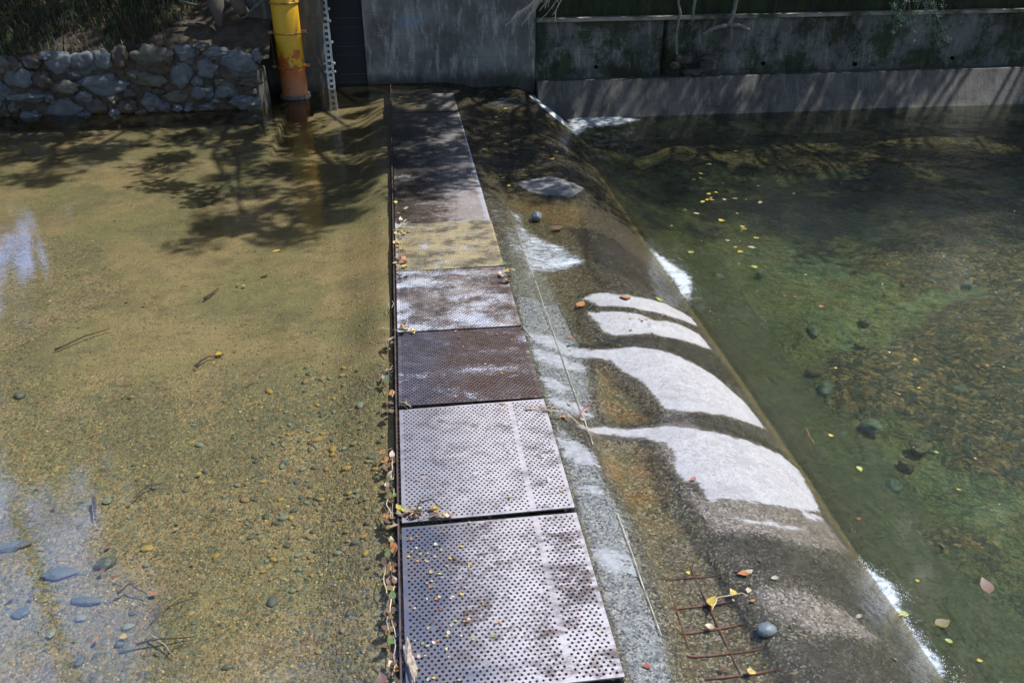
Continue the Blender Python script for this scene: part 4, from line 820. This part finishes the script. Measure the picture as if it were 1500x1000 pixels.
# counted pebbles + uncounted gravel
pm=[GS,YS,PS,BS,TS,PS,GS,TS]
vv,ff=ICO[1]
for i in range(230):
    if random.random()<.75: px=random.gauss(470,75); py=random.gauss(700,85)
    else: px=random.uniform(0,560); py=random.uniform(540,1000)
    if px>566 or py<540 or px<5 or py>995: continue
    q=P(px,py,-.285); s_=random.uniform(.010,.026)*(1 if random.random()<.85 else 1.5)
    sd=random.random()*50; a=random.uniform(0,3.1); ca,sa=math.cos(a),math.sin(a); out=[]
    for p in vv:
        k=s_*(1+.25*mn.noise(Vector(p)*1.5+Vector((sd,0,0)))); x_,y_,z_=p[0]*k*1.15,p[1]*k*.75,p[2]*k*.45; out.append((x_*ca-y_*sa,x_*sa+y_*ca,z_))
    o=np_mesh('pebble',np.array(out),ff,random.choice(pm),smooth=True); o.location=(q[0],q[1],float(bedz(np.array(q[0]),np.array(q[1])))+.004); tag(o,'small rounded pebble among the gravel under the clear shallow water','pebble','pebbles on the upstream gravel bed')
N=12000; V=[];Fc=[];C=[]; v0,f0=ICO[1]; k=0
pal=np.array([(.05,.065,.045),(.09,.10,.065),(.18,.14,.065),(.24,.19,.10),(.10,.13,.10),(.12,.075,.035),(.30,.25,.10),(.06,.055,.03),(.16,.12,.05)])
while k<N:
    x=random.uniform(-3.6,-.24); y=random.uniform(2.2,7.2) if random.random()<.8 else random.uniform(7,11)
    d0=max(0,min(1,(6.0-y-.35*(x+1)+.8*float(fnoise(np.array(x),np.array(y),1.2,5)))/1.2))
    if random.random()>.28+.72*d0: continue
    s_=random.uniform(.003,.010)*(1 if random.random()<.93 else 1.6); r_=rng.uniform(.6,1.1,3)*s_; r_[2]*=.55; a=random.uniform(0,3.1); ca,sa=math.cos(a),math.sin(a)
    p=v0*r_; p=np.stack([p[:,0]*ca-p[:,1]*sa,p[:,0]*sa+p[:,1]*ca,p[:,2]],1)+np.array([x,y,float(bedz(np.array(x),np.array(y)))+s_*.1])
    V.append(p); Fc.append(f0+len(v0)*k); C.append(np.repeat([pal[random.randrange(len(pal))]*random.uniform(.7,1.2)],len(v0),0)); k+=1
m=M('gravel_stone'); GVM=m.set(base=m.attr('tone',True),rough=.6,spec=.35)
tag(np_mesh('gravel',np.concatenate(V),np.concatenate(Fc),GVM,smooth=True,colattr=np.concatenate(C)),'fine mixed gravel scattered on the upstream bed','gravel',kind='stuff')
# downstream boulders
DR=[stone_mat('pool_rock_dark',(.13,.12,.07),(.20,.17,.09),.1),stone_mat('pool_rock_brown',(.22,.16,.075),(.14,.11,.055),.1),stone_mat('pool_rock_green',(.12,.16,.11),(.17,.21,.15),.1)]
for i in range(30):
    px=random.uniform(1180,1500); py=random.gauss(540,90)
    if i%4==0: px=random.uniform(960,1500); py=random.uniform(190,420)
    if not(180<py<760) : continue
    q=P(px,py,-1.12); rock_mesh_o=rock_mesh('pool_stone',(q[0],q[1],-1.20+random.uniform(-.05,.0)),(random.uniform(.05,.14),random.uniform(.05,.11),random.uniform(.03,.05)),random.choice(DR),None,random.uniform(0,3),2,.3)
    tag(rock_mesh_o,'dark brown or green stone on the bottom of the lower pool','stone','stones on the bottom of the lower pool')
# ------------------------------------------------------------------ leaves
LC={'yellow':(.46,.34,.04),'lime':(.26,.31,.06),'orange':(.38,.16,.05),'brown':(.115,.062,.036),'pale':(.42,.33,.21),'red':(.24,.055,.035),'pink':(.42,.14,.12),'green':(.08,.15,.03),'white':(.40,.35,.27),'olive':(.15,.14,.05)}
LMAT={}
for k_,c in LC.items():
    m=M('leaf_'+k_); LMAT[k_]=m.set(base=m.mix(m.step(m.noise(45,4,.7),.35,.65),c,tuple(a*.45+b*.12 for a,b in zip(c,(.3,.2,.1)))),rough=.45)
def leaf_mesh(kind,seed):
    r_=random.Random(seed); n=7; V=[];Fc=[]; curl=r_.uniform(.05,.3); wd=r_.uniform(.22,.38); bend=r_.uniform(-.25,.25)
    for i in range(n):
        t=i/(n-1); wv=wd*math.sin(math.pi*min(1,t*1.02)**.8)+.01; x=(t-.5); y=bend*math.sin(math.pi*t); z=curl*(t-.5)**2
        V+=[(x,y-wv,z+.10*wv*2*curl*3),(x,y,z),(x,y+wv,z+.10*wv*2*curl*3)]
        if i: b_=3*i; Fc+=[(b_-3,b_,b_+1,b_-2),(b_-2,b_+1,b_+2,b_-1)]
    b_=len(V); V+=[(-.5,-.012,.0+curl*.25),(-.72,-.008,curl*.3),(-.72,.008,curl*.3),(-.5,.012,curl*.25)]; Fc+=[(b_,b_+1,b_+2,b_+3)]
    me=bpy.data.meshes.new('fallen_leaf'); me.from_pydata(V,[],Fc); me.materials.append(LMAT[kind]); me.polygons.foreach_set('use_smooth',[True]*len(Fc)); return me
SCR=[]
LIM={'dry leaf scraps on the near grates':40,'leaves piled against the rusty rail':45,'leaves caught between the grates':40,'sunken twigs in the shallows':99}
LCNT={}
LME={k_:[leaf_mesh(k_,s_) for s_ in range(4)] for k_ in LC}
def leaf(pos,size,kind,label,group=None,rot=None,tilt=.15,nz=0):
    if group in LIM:
        LCNT[group]=LCNT.get(group,0)+1
        if LCNT[group]>LIM[group]: SCR.append((pos,size,kind,random.uniform(0,6.28) if rot is None else rot,tilt)); return
    o=bpy.data.objects.new('fallen_leaf',random.choice(LME[kind])); col.objects.link(o); o.location=pos; o.scale=(size,size,size)
    o.rotation_euler=(random.uniform(-tilt,tilt),random.uniform(-tilt,tilt)+nz,random.uniform(0,6.28) if rot is None else rot); tag(o,label,'leaf',group); return o
# notable leaves
def onap(px,py,dz=.006): q=hit(px,py); return (q[0],q[1],q[2]+dz)
leaf(onap(916,436),.115,'orange','large orange leaf lying on the wet edge of the highest white patch',rot=.0,nz=.25)
leaf(onap(850,447,.012),.12,'orange','orange leaf left of the large orange leaf on the wet spillway',rot=.9)
leaf(onap(817,335,.015),.14,'brown','reddish brown leaf in the current beside the dark cobble',rot=.2)
leaf(onap(966,441,.012),.08,'lime','olive green leaf right of the large orange leaf',nz=.35,rot=-.3)
leaf(onap(1014,763-60,.01),.05,'pink','tiny pink petal on the lower white dry patch')
leaf(onap(971,463,.01),.03,'pink','tiny pink petal on the highest white dry patch')
leaf(onap(946,979),.045,'red','reddish brown leaf on the blue grey strip near the bottom edge',rot=2.9)
leaf(onap(1088,845,.012),.065,'orange','tan curled leaf just above the cobble near the rusty bars',rot=2.8)
leaf(onap(1097,838,.01),.05,'white','pale leaf touching the tan curled leaf',rot=.4)
leaf(onap(1045,884,.02),.08,'yellow','yellow curled leaf on the rusty bar grid',rot=1.0,tilt=.4)
leaf(onap(1257,905,.01),.045,'white','cream leaf on the dark wet face near the lower right',nz=.5,rot=2.6)
leaf(onap(1312,968,.01),.04,'lime','lime leaf on the wet face near the bottom right',nz=.6,rot=.4)
leaf((P(738,389)[0],P(738,389)[1],.03),.075,'green','green leaf lying on the near right corner of the yellow grate',rot=.3)
leaf((P(405,368,ZU)[0],P(405,368,ZU)[1],ZU+.004),.085,'yellow','bright yellow leaf floating in the sunlit upper shallows',rot=.8)
leaf((*P(1380,914,ZD)[:2],ZD+.012),.10,'olive','largest olive leaf floating on the lower pool at bottom right',rot=.1)
leaf((*P(1389,940,ZD)[:2],ZD+.01),.045,'lime','thin lime leaf floating just below the largest olive leaf',rot=2.4)
leaf((*P(1322,901,ZD)[:2],ZD+.012),.07,'lime','pale leaf at the foam edge left of the largest olive leaf',rot=2.9)
leaf((*P(1435,969,ZD)[:2],ZD+.01),.035,'yellow','small cream leaf floating near the bottom right corner')
leaf((*P(1217,639,ZD)[:2],ZD+.01),.045,'yellow','single yellow leaf floating right of the lower white patch',rot=-.4)
leaf((*P(1258,761,ZD)[:2],ZD+.01),.04,'red','orange red leaf floating right of the dark wet face')
leaf((*P(1342,852,ZD)[:2],ZD+.01),.035,'yellow','yellow leaf floating right of the foam at lower right',rot=1.6)
leaf((*P(1443,858,ZD-.0)[:2],ZD+.006),.13,'brown','long reddish brown leaf floating near the right edge',rot=1.35)
leaf((*P(1203,450,ZD)[:2],ZD+.01),.055,'pink','pink petal floating in the middle of the lower pool')
leaf((*P(1164,436,ZD)[:2],ZD+.01),.05,'red','red petal floating above left of the pink petal')
leaf((*P(1148,434,ZD)[:2],ZD+.008),.045,'red','darker red petal just left of the red petal')
leaf((*P(1258,688,ZD)[:2],ZD+.01),.06,'lime','pale green leaf floating right of the lower white patch, deeper in the pool')
for (px,py,s_,c,l) in [(401,808,.075,'orange','orange leaf on the gravel bed between two green stones'),(291,696,.04,'yellow','small yellow leaf under water above the gravel'),(225,870,.05,'orange','orange leaf beside the forked twig at lower left'),(184,933,.045,'yellow','yellow leaf on top of the small stone pile'),(443,955,.045,'orange','orange leaf near the bottom of the shallows'),(383,915,.05,'lime','green leaf with long stem near the bottom middle'),(57,711,.035,'orange','small orange leaf above the sky reflection'),(412,597,.10,'brown','reddish leaf and stick at the top of the gravel'),(522,575,.045,'orange','bright orange leaf near the third grate'),(496,571,.05,'orange','flat orange leaf left of the bright orange leaf'),(350,417,.04,'yellow','curved yellow leaf in the upper shallows'),(141,937,.04,'orange','pinkish leaf near the sky reflection edge'),(150,838,.045,'red','red leaf under the dark green oval stone'),(320,520,.08,'yellow','yellow curled leaf beside a dark stick in the shallows')]:
    q=P(px,py,-.27); leaf((q[0],q[1],-.258),s_,c,l)
# grouped small leaves
for i in range(150):   # on grates
    if i<84: px=random.gauss(640,38); py=random.gauss(890,70)
    elif i<118: px=random.uniform(600,900); py=random.uniform(620,990)
    else: px=random.uniform(590,780); py=random.uniform(400,600)
    q=P(px,py,.02)
    if not(-.12<q[0]<.84 and 2.5<q[1]<7.3): continue
    gi=min(range(10),key=lambda j:abs(GM[j][0]-q[1])); 
    c=random.choice(['pale','pale','yellow','orange','brown','white','brown','pale','lime'])
    leaf((q[0],q[1],GM[gi][3]+.005+abs((q[1]-GM[gi][0]))*.009),random.uniform(.010,.028),c,'tiny dry leaf scrap lying on the dry near grates','dry leaf scraps on the near grates',tilt=.3)
for i in range(96):   # cluster by yellow grate left, grate corner seams
    t=random.choice([(586,350,6,26),(586,350,6,26),(588,388,5,6),(600,750,8,5),(600,750,20,3),(640,755,20,4),(745,405,12,10),(595,483,6,5)])
    px=random.gauss(t[0],t[2]); py=random.gauss(t[1],t[3]); q=P(px,py,.02)
    if q[0]<-.18 or q[0]>1.0: continue
    leaf((q[0],q[1],.03),random.uniform(.03,.065),random.choice(['brown','orange','pale','yellow','brown','lime']),'dry leaf caught at a grate corner or seam','leaves caught between the grates',tilt=.5)
for i in range(62):   # cluster on far shaded spillway and floating in pool
    if i<26: 
        px=random.gauss(750,50); py=random.gauss(195,35)
        if px<690+ (py-160)*.3 or py<150 or py>300: continue
        q=onap(px,py,.02); leaf(q,random.uniform(.04,.09),random.choice(['yellow','lime','yellow','orange','pale']),'small yellow or green leaf stuck on the shaded far spillway','leaves on the shaded far spillway')
    else:
        px=random.gauss(1060,45); py=random.gauss(300,50)
        if py<190 or px<940: continue
        q=P(px,py,ZD); leaf((q[0],q[1],ZD+.01),random.uniform(.04,.10),random.choice(['yellow','yellow','lime','pale']),'small yellow leaf floating in the drifting cluster on the lower pool','yellow leaves floating in a loose cluster')
for i in range(34):
    px=random.uniform(1050,1500); py=random.uniform(200,990)
    q=P(px,py,ZD)
    if q[0]<3.0: continue
    leaf((q[0],q[1],ZD+.01),random.uniform(.02,.05),random.choice(['yellow','pale','lime','orange']),'tiny leaf drifting alone on the lower pool','tiny leaves scattered on the lower pool')
for i in range(40):
    px=random.uniform(10,565); py=random.uniform(330,990); q=P(px,py,-.27)
    leaf((q[0],q[1],-.262),random.uniform(.02,.05),random.choice(['olive','brown','brown','brown','olive','pale']),'small sunken leaf on the bed of the clear shallows','small sunken leaves in the shallows')
for i in range(34):   # on apron
    t=random.choice([(850,490,25,14),(800,460,12,20),(840,600,14,14),(940,470,40,12),(1040,880,60,50),(880,540,15,50)])
    px=random.gauss(t[0],t[2]); py=random.gauss(t[1],t[3]); q=onap(px,py,.008)
    if q[0]<.9: continue
    leaf(q,random.uniform(.018,.05),random.choice(['brown','orange','pale','brown','yellow','white']),'small leaf scrap on the wet spillway right of the grates','leaf scraps on the wet spillway')
# debris heap along the rail
for i in range(120):
    y=random.choice((random.uniform(2.5,3.7),random.uniform(2.4,3.2),random.uniform(3.6,4.6),random.uniform(5,6.2))); 
    leaf((-.20-abs(random.gauss(0,.03)),y,ZU+.006+random.random()*.02),random.uniform(.03,.075),random.choice(['brown','brown','brown','pale','olive','brown','orange','brown','green']),'wet brown leaf piled against the rusty rail','leaves piled against the rusty rail',rot=1.57+random.uniform(-.5,.5),tilt=.5)
kn=list(LC); V=[];Fc=[];MI=[]
for (p_,sz_,kd,rt,tl_) in SCR:
    me=random.choice(LME[kd]); q_=np.array([tuple(v_.co) for v_ in me.vertices])*sz_; ax,ay=random.uniform(-tl_,tl_),random.uniform(-tl_,tl_)
    q_[:,2]+=q_[:,0]*ax+q_[:,1]*ay; ca,sa=math.cos(rt),math.sin(rt); q_=np.stack([q_[:,0]*ca-q_[:,1]*sa,q_[:,0]*sa+q_[:,1]*ca,q_[:,2]],1)+np.array(p_); b_=len(V); V+=[tuple(v_) for v_ in q_]
    for pl in me.polygons: Fc.append([b_+i_ for i_ in pl.vertices]); MI.append(kn.index(kd))
o=np_mesh('leaf_litter',V,Fc,None); [o.data.materials.append(LMAT[k_]) for k_ in kn]; o.data.polygons.foreach_set('material_index',MI); tag(o,'fine dry leaf litter scattered on the grates and along the rusty rail','leaf litter',kind='stuff')
PB=simple('wet_grey_driftwood',(.30,.26,.22),.7,.5,15); DB=simple('dark_wet_twig',(.06,.045,.03),.7,.5,15); SB=simple('straw_stalk',(.48,.38,.22),.7,.4,20)
def stick(pts,r,mat,label,group=None,name='twig'):
    bb=MB(); P_=[Vector(p) for p in pts]; out=[]
    for a,b_ in zip(P_[:-1],P_[1:]):
        for t in (0,.25,.5,.75): out.append(a.lerp(b_,t)+Vector([random.uniform(-r,r)*.6 for _ in range(3)]))
    out.append(P_[-1]); n=len(out); bb.tube(out,[r*(1-.6*i/n) for i in range(n)],6,jit=.1); o=bb.build(name,mat,smooth=True,loc=tuple(P_[0])); tag(o,label,'twig',group); return o
zg=.03
rock_mesh_o=rock_mesh('driftwood_piece',(*P(601,975,0)[:2],.03),(.022,.10,.015),simple('bleached_wood',(.36,.29,.22),.8,.5,40,bump=1),None,.15,3,.9); tag(rock_mesh_o,'bleached wood lump at the bottom left corner of the nearest grate','driftwood')
for (pts,r,mat,l) in [
 ([(*P(605,757,zg)[:2],zg),(*P(615,746,zg)[:2],zg+.05),(*P(632,742,zg)[:2],zg+.06),(*P(648,748,zg)[:2],zg+.02)],.007,DB,'dark curled stick arching over the seam of the second grate'),
 ([(*P(612,763,zg)[:2],zg),(*P(645,754,zg)[:2],zg+.01)],.005,PB,'straight pale stick beneath the curled stick'),
 ([(*P(800,600,zg)[:2],zg),(*P(830,608,-.02)[:2],-.0),(*P(868,636,-.05)[:2],-.06)],.005,SB,'long straw stalk reaching from grate corner to the dry white patch'),
 ([(*P(770,600,zg)[:2],zg),(*P(806,598,zg)[:2],zg+.02)],.006,SB,'pale stalk at the corner of the third grate'),
 ([(*P(765,478,zg)[:2],zg),(*P(777,492,0)[:2],-.01)],.012,PB,'short pale stick wedged at the right corner under the rusty brown grate'),
 ([onap(848,610,.01),onap(858,600,.03),onap(868,590,.02)],.006,simple('red_twig',(.25,.09,.06),.7),'reddish twig beside the end of the pale seam'),
 ([onap(830,508,.01),onap(852,505,.015),onap(880,512,.01)],.005,DB,'dark twig on the wet ledge left of the dry patch'),
 ([onap(1042,897,.02),onap(1050,882,.03),onap(1085,874,.03),onap(1095,876,.02)],.004,SB,'bent yellow stalk lying across the rusty bars'),
 ([(*P(172,868,-.25)[:2],-.25),(*P(192,860,-.25)[:2],-.22),(*P(215,870,-.25)[:2],-.25)],.008,DB,'dark forked twig on the sand below the yellow oval stone'),
 ([(*P(245,886,-.25)[:2],-.26),(*P(262,877,-.25)[:2],-.24),(*P(282,872,-.25)[:2],-.25)],.005,simple('yellow_twig',(.30,.22,.04),.7),'short yellowish twig right of the orange leaf'),
 ([(*P(200,942,-.25)[:2],-.26),(*P(235,938,-.25)[:2],-.23),(*P(285,932,-.25)[:2],-.25)],.007,DB,'long dark twig reaching right from the small stone pile'),
 ([(*P(220,930,-.25)[:2],-.24),(*P(240,945,-.25)[:2],-.24),(*P(256,962,-.25)[:2],-.25)],.006,PB,'pale twig crossing the long dark twig'),
 ([(*P(138,728,-.25)[:2],-.25),(*P(140,755,-.25)[:2],-.25)],.012,DB,'stubby brown stick beside the pale green square stone'),
 ([(*P(80,510,-.25)[:2],-.26),(*P(125,492,-.25)[:2],-.25),(*P(160,480,-.25)[:2],-.26)],.009,DB,'straight dark stick in the upper left shallows'),
 ([(*P(195,728,-.25)[:2],-.26),(*P(215,710,-.25)[:2],-.26),(*P(240,705,-.25)[:2],-.26)],.006,DB,'curved thin brown stick above the yellow oval stone'),
 ([(*P(285,535,-.25)[:2],-.26),(*P(305,523,-.25)[:2],-.24),(*P(328,518,-.25)[:2],-.26)],.010,DB,'dark stick with yellow leaf in the middle shallows'),
 ([(*P(300,436,-.25)[:2],-.26),(*P(320,422,-.25)[:2],-.25)],.012,DB,'small forked dark stick in the upper shallows'),
 ([(*P(545,975,ZU)[:2],ZU),(*P(560,992,ZU)[:2],ZU)],.007,DB,'dark floating stick near the bottom left of the rail'),
 ([(*P(578,860,ZU)[:2],ZU+.01),(*P(571,895,ZU)[:2],ZU+.02),(*P(580,935,ZU)[:2],ZU+.01)],.005,SB,'curved pale stalk floating beside the leaf pile at the rail'),
 ([(*P(1180,628,ZD)[:2],ZD),(*P(1193,650,ZD)[:2],ZD)],.008,simple('brown_floating_stick',(.22,.11,.05),.6),'brown stick floating just right of the dark wet band'),
 ([(*P(1302,905,ZD)[:2],ZD+.02),(*P(1322,903,ZD)[:2],ZD+.02)],.006,SB,'pale stick caught in the foam at lower right')]:
    stick(pts,r,mat,l)
for i in range(26):
    y=random.uniform(2.5,4.4) if random.random()<.75 else random.uniform(4.8,7); a=random.uniform(-.4,.4); l_=random.uniform(.06,.2); x=-.195-abs(random.gauss(0,.025)); z=ZU+.012+random.random()*.02
    stick([(x,y,z),(x+math.sin(a)*l_*.5,y+l_*.5,z+.008),(x+math.sin(a)*l_*.2,y+l_,z)],.004,random.choice((DB,SB,PB)),'thin twig in the leaf litter along the rusty rail','twigs in the litter along the rail')
for i in range(22):
    px=random.uniform(10,560); py=random.uniform(380,990); q=P(px,py,-.27); a=random.gauss(.5,.6); l_=random.uniform(.04,.14)
    stick([(q[0],q[1],-.265),(q[0]+math.cos(a)*l_*.5,q[1]+math.sin(a)*l_*.5+.01,-.255),(q[0]+math.cos(a)*l_,q[1]+math.sin(a)*l_,-.265)],.004,DB,'short dark twig sunk on the bed of the shallows','sunken twigs in the shallows')
for i in range(12):
    t=random.choice([(800,600),(590,484),(597,597),(805,603)]); q=P(random.gauss(t[0],6),random.gauss(t[1],3),zg); a=random.uniform(0,3.1); l_=random.uniform(.05,.12)
    stick([(q[0],q[1],zg),(q[0]+math.cos(a)*l_*.5,q[1]+math.sin(a)*l_*.5,zg+.012),(q[0]+math.cos(a)*l_,q[1]+math.sin(a)*l_,zg)],.004,random.choice((SB,PB,DB)),'thin straw caught at a corner between two grates','straws caught at grate corners')
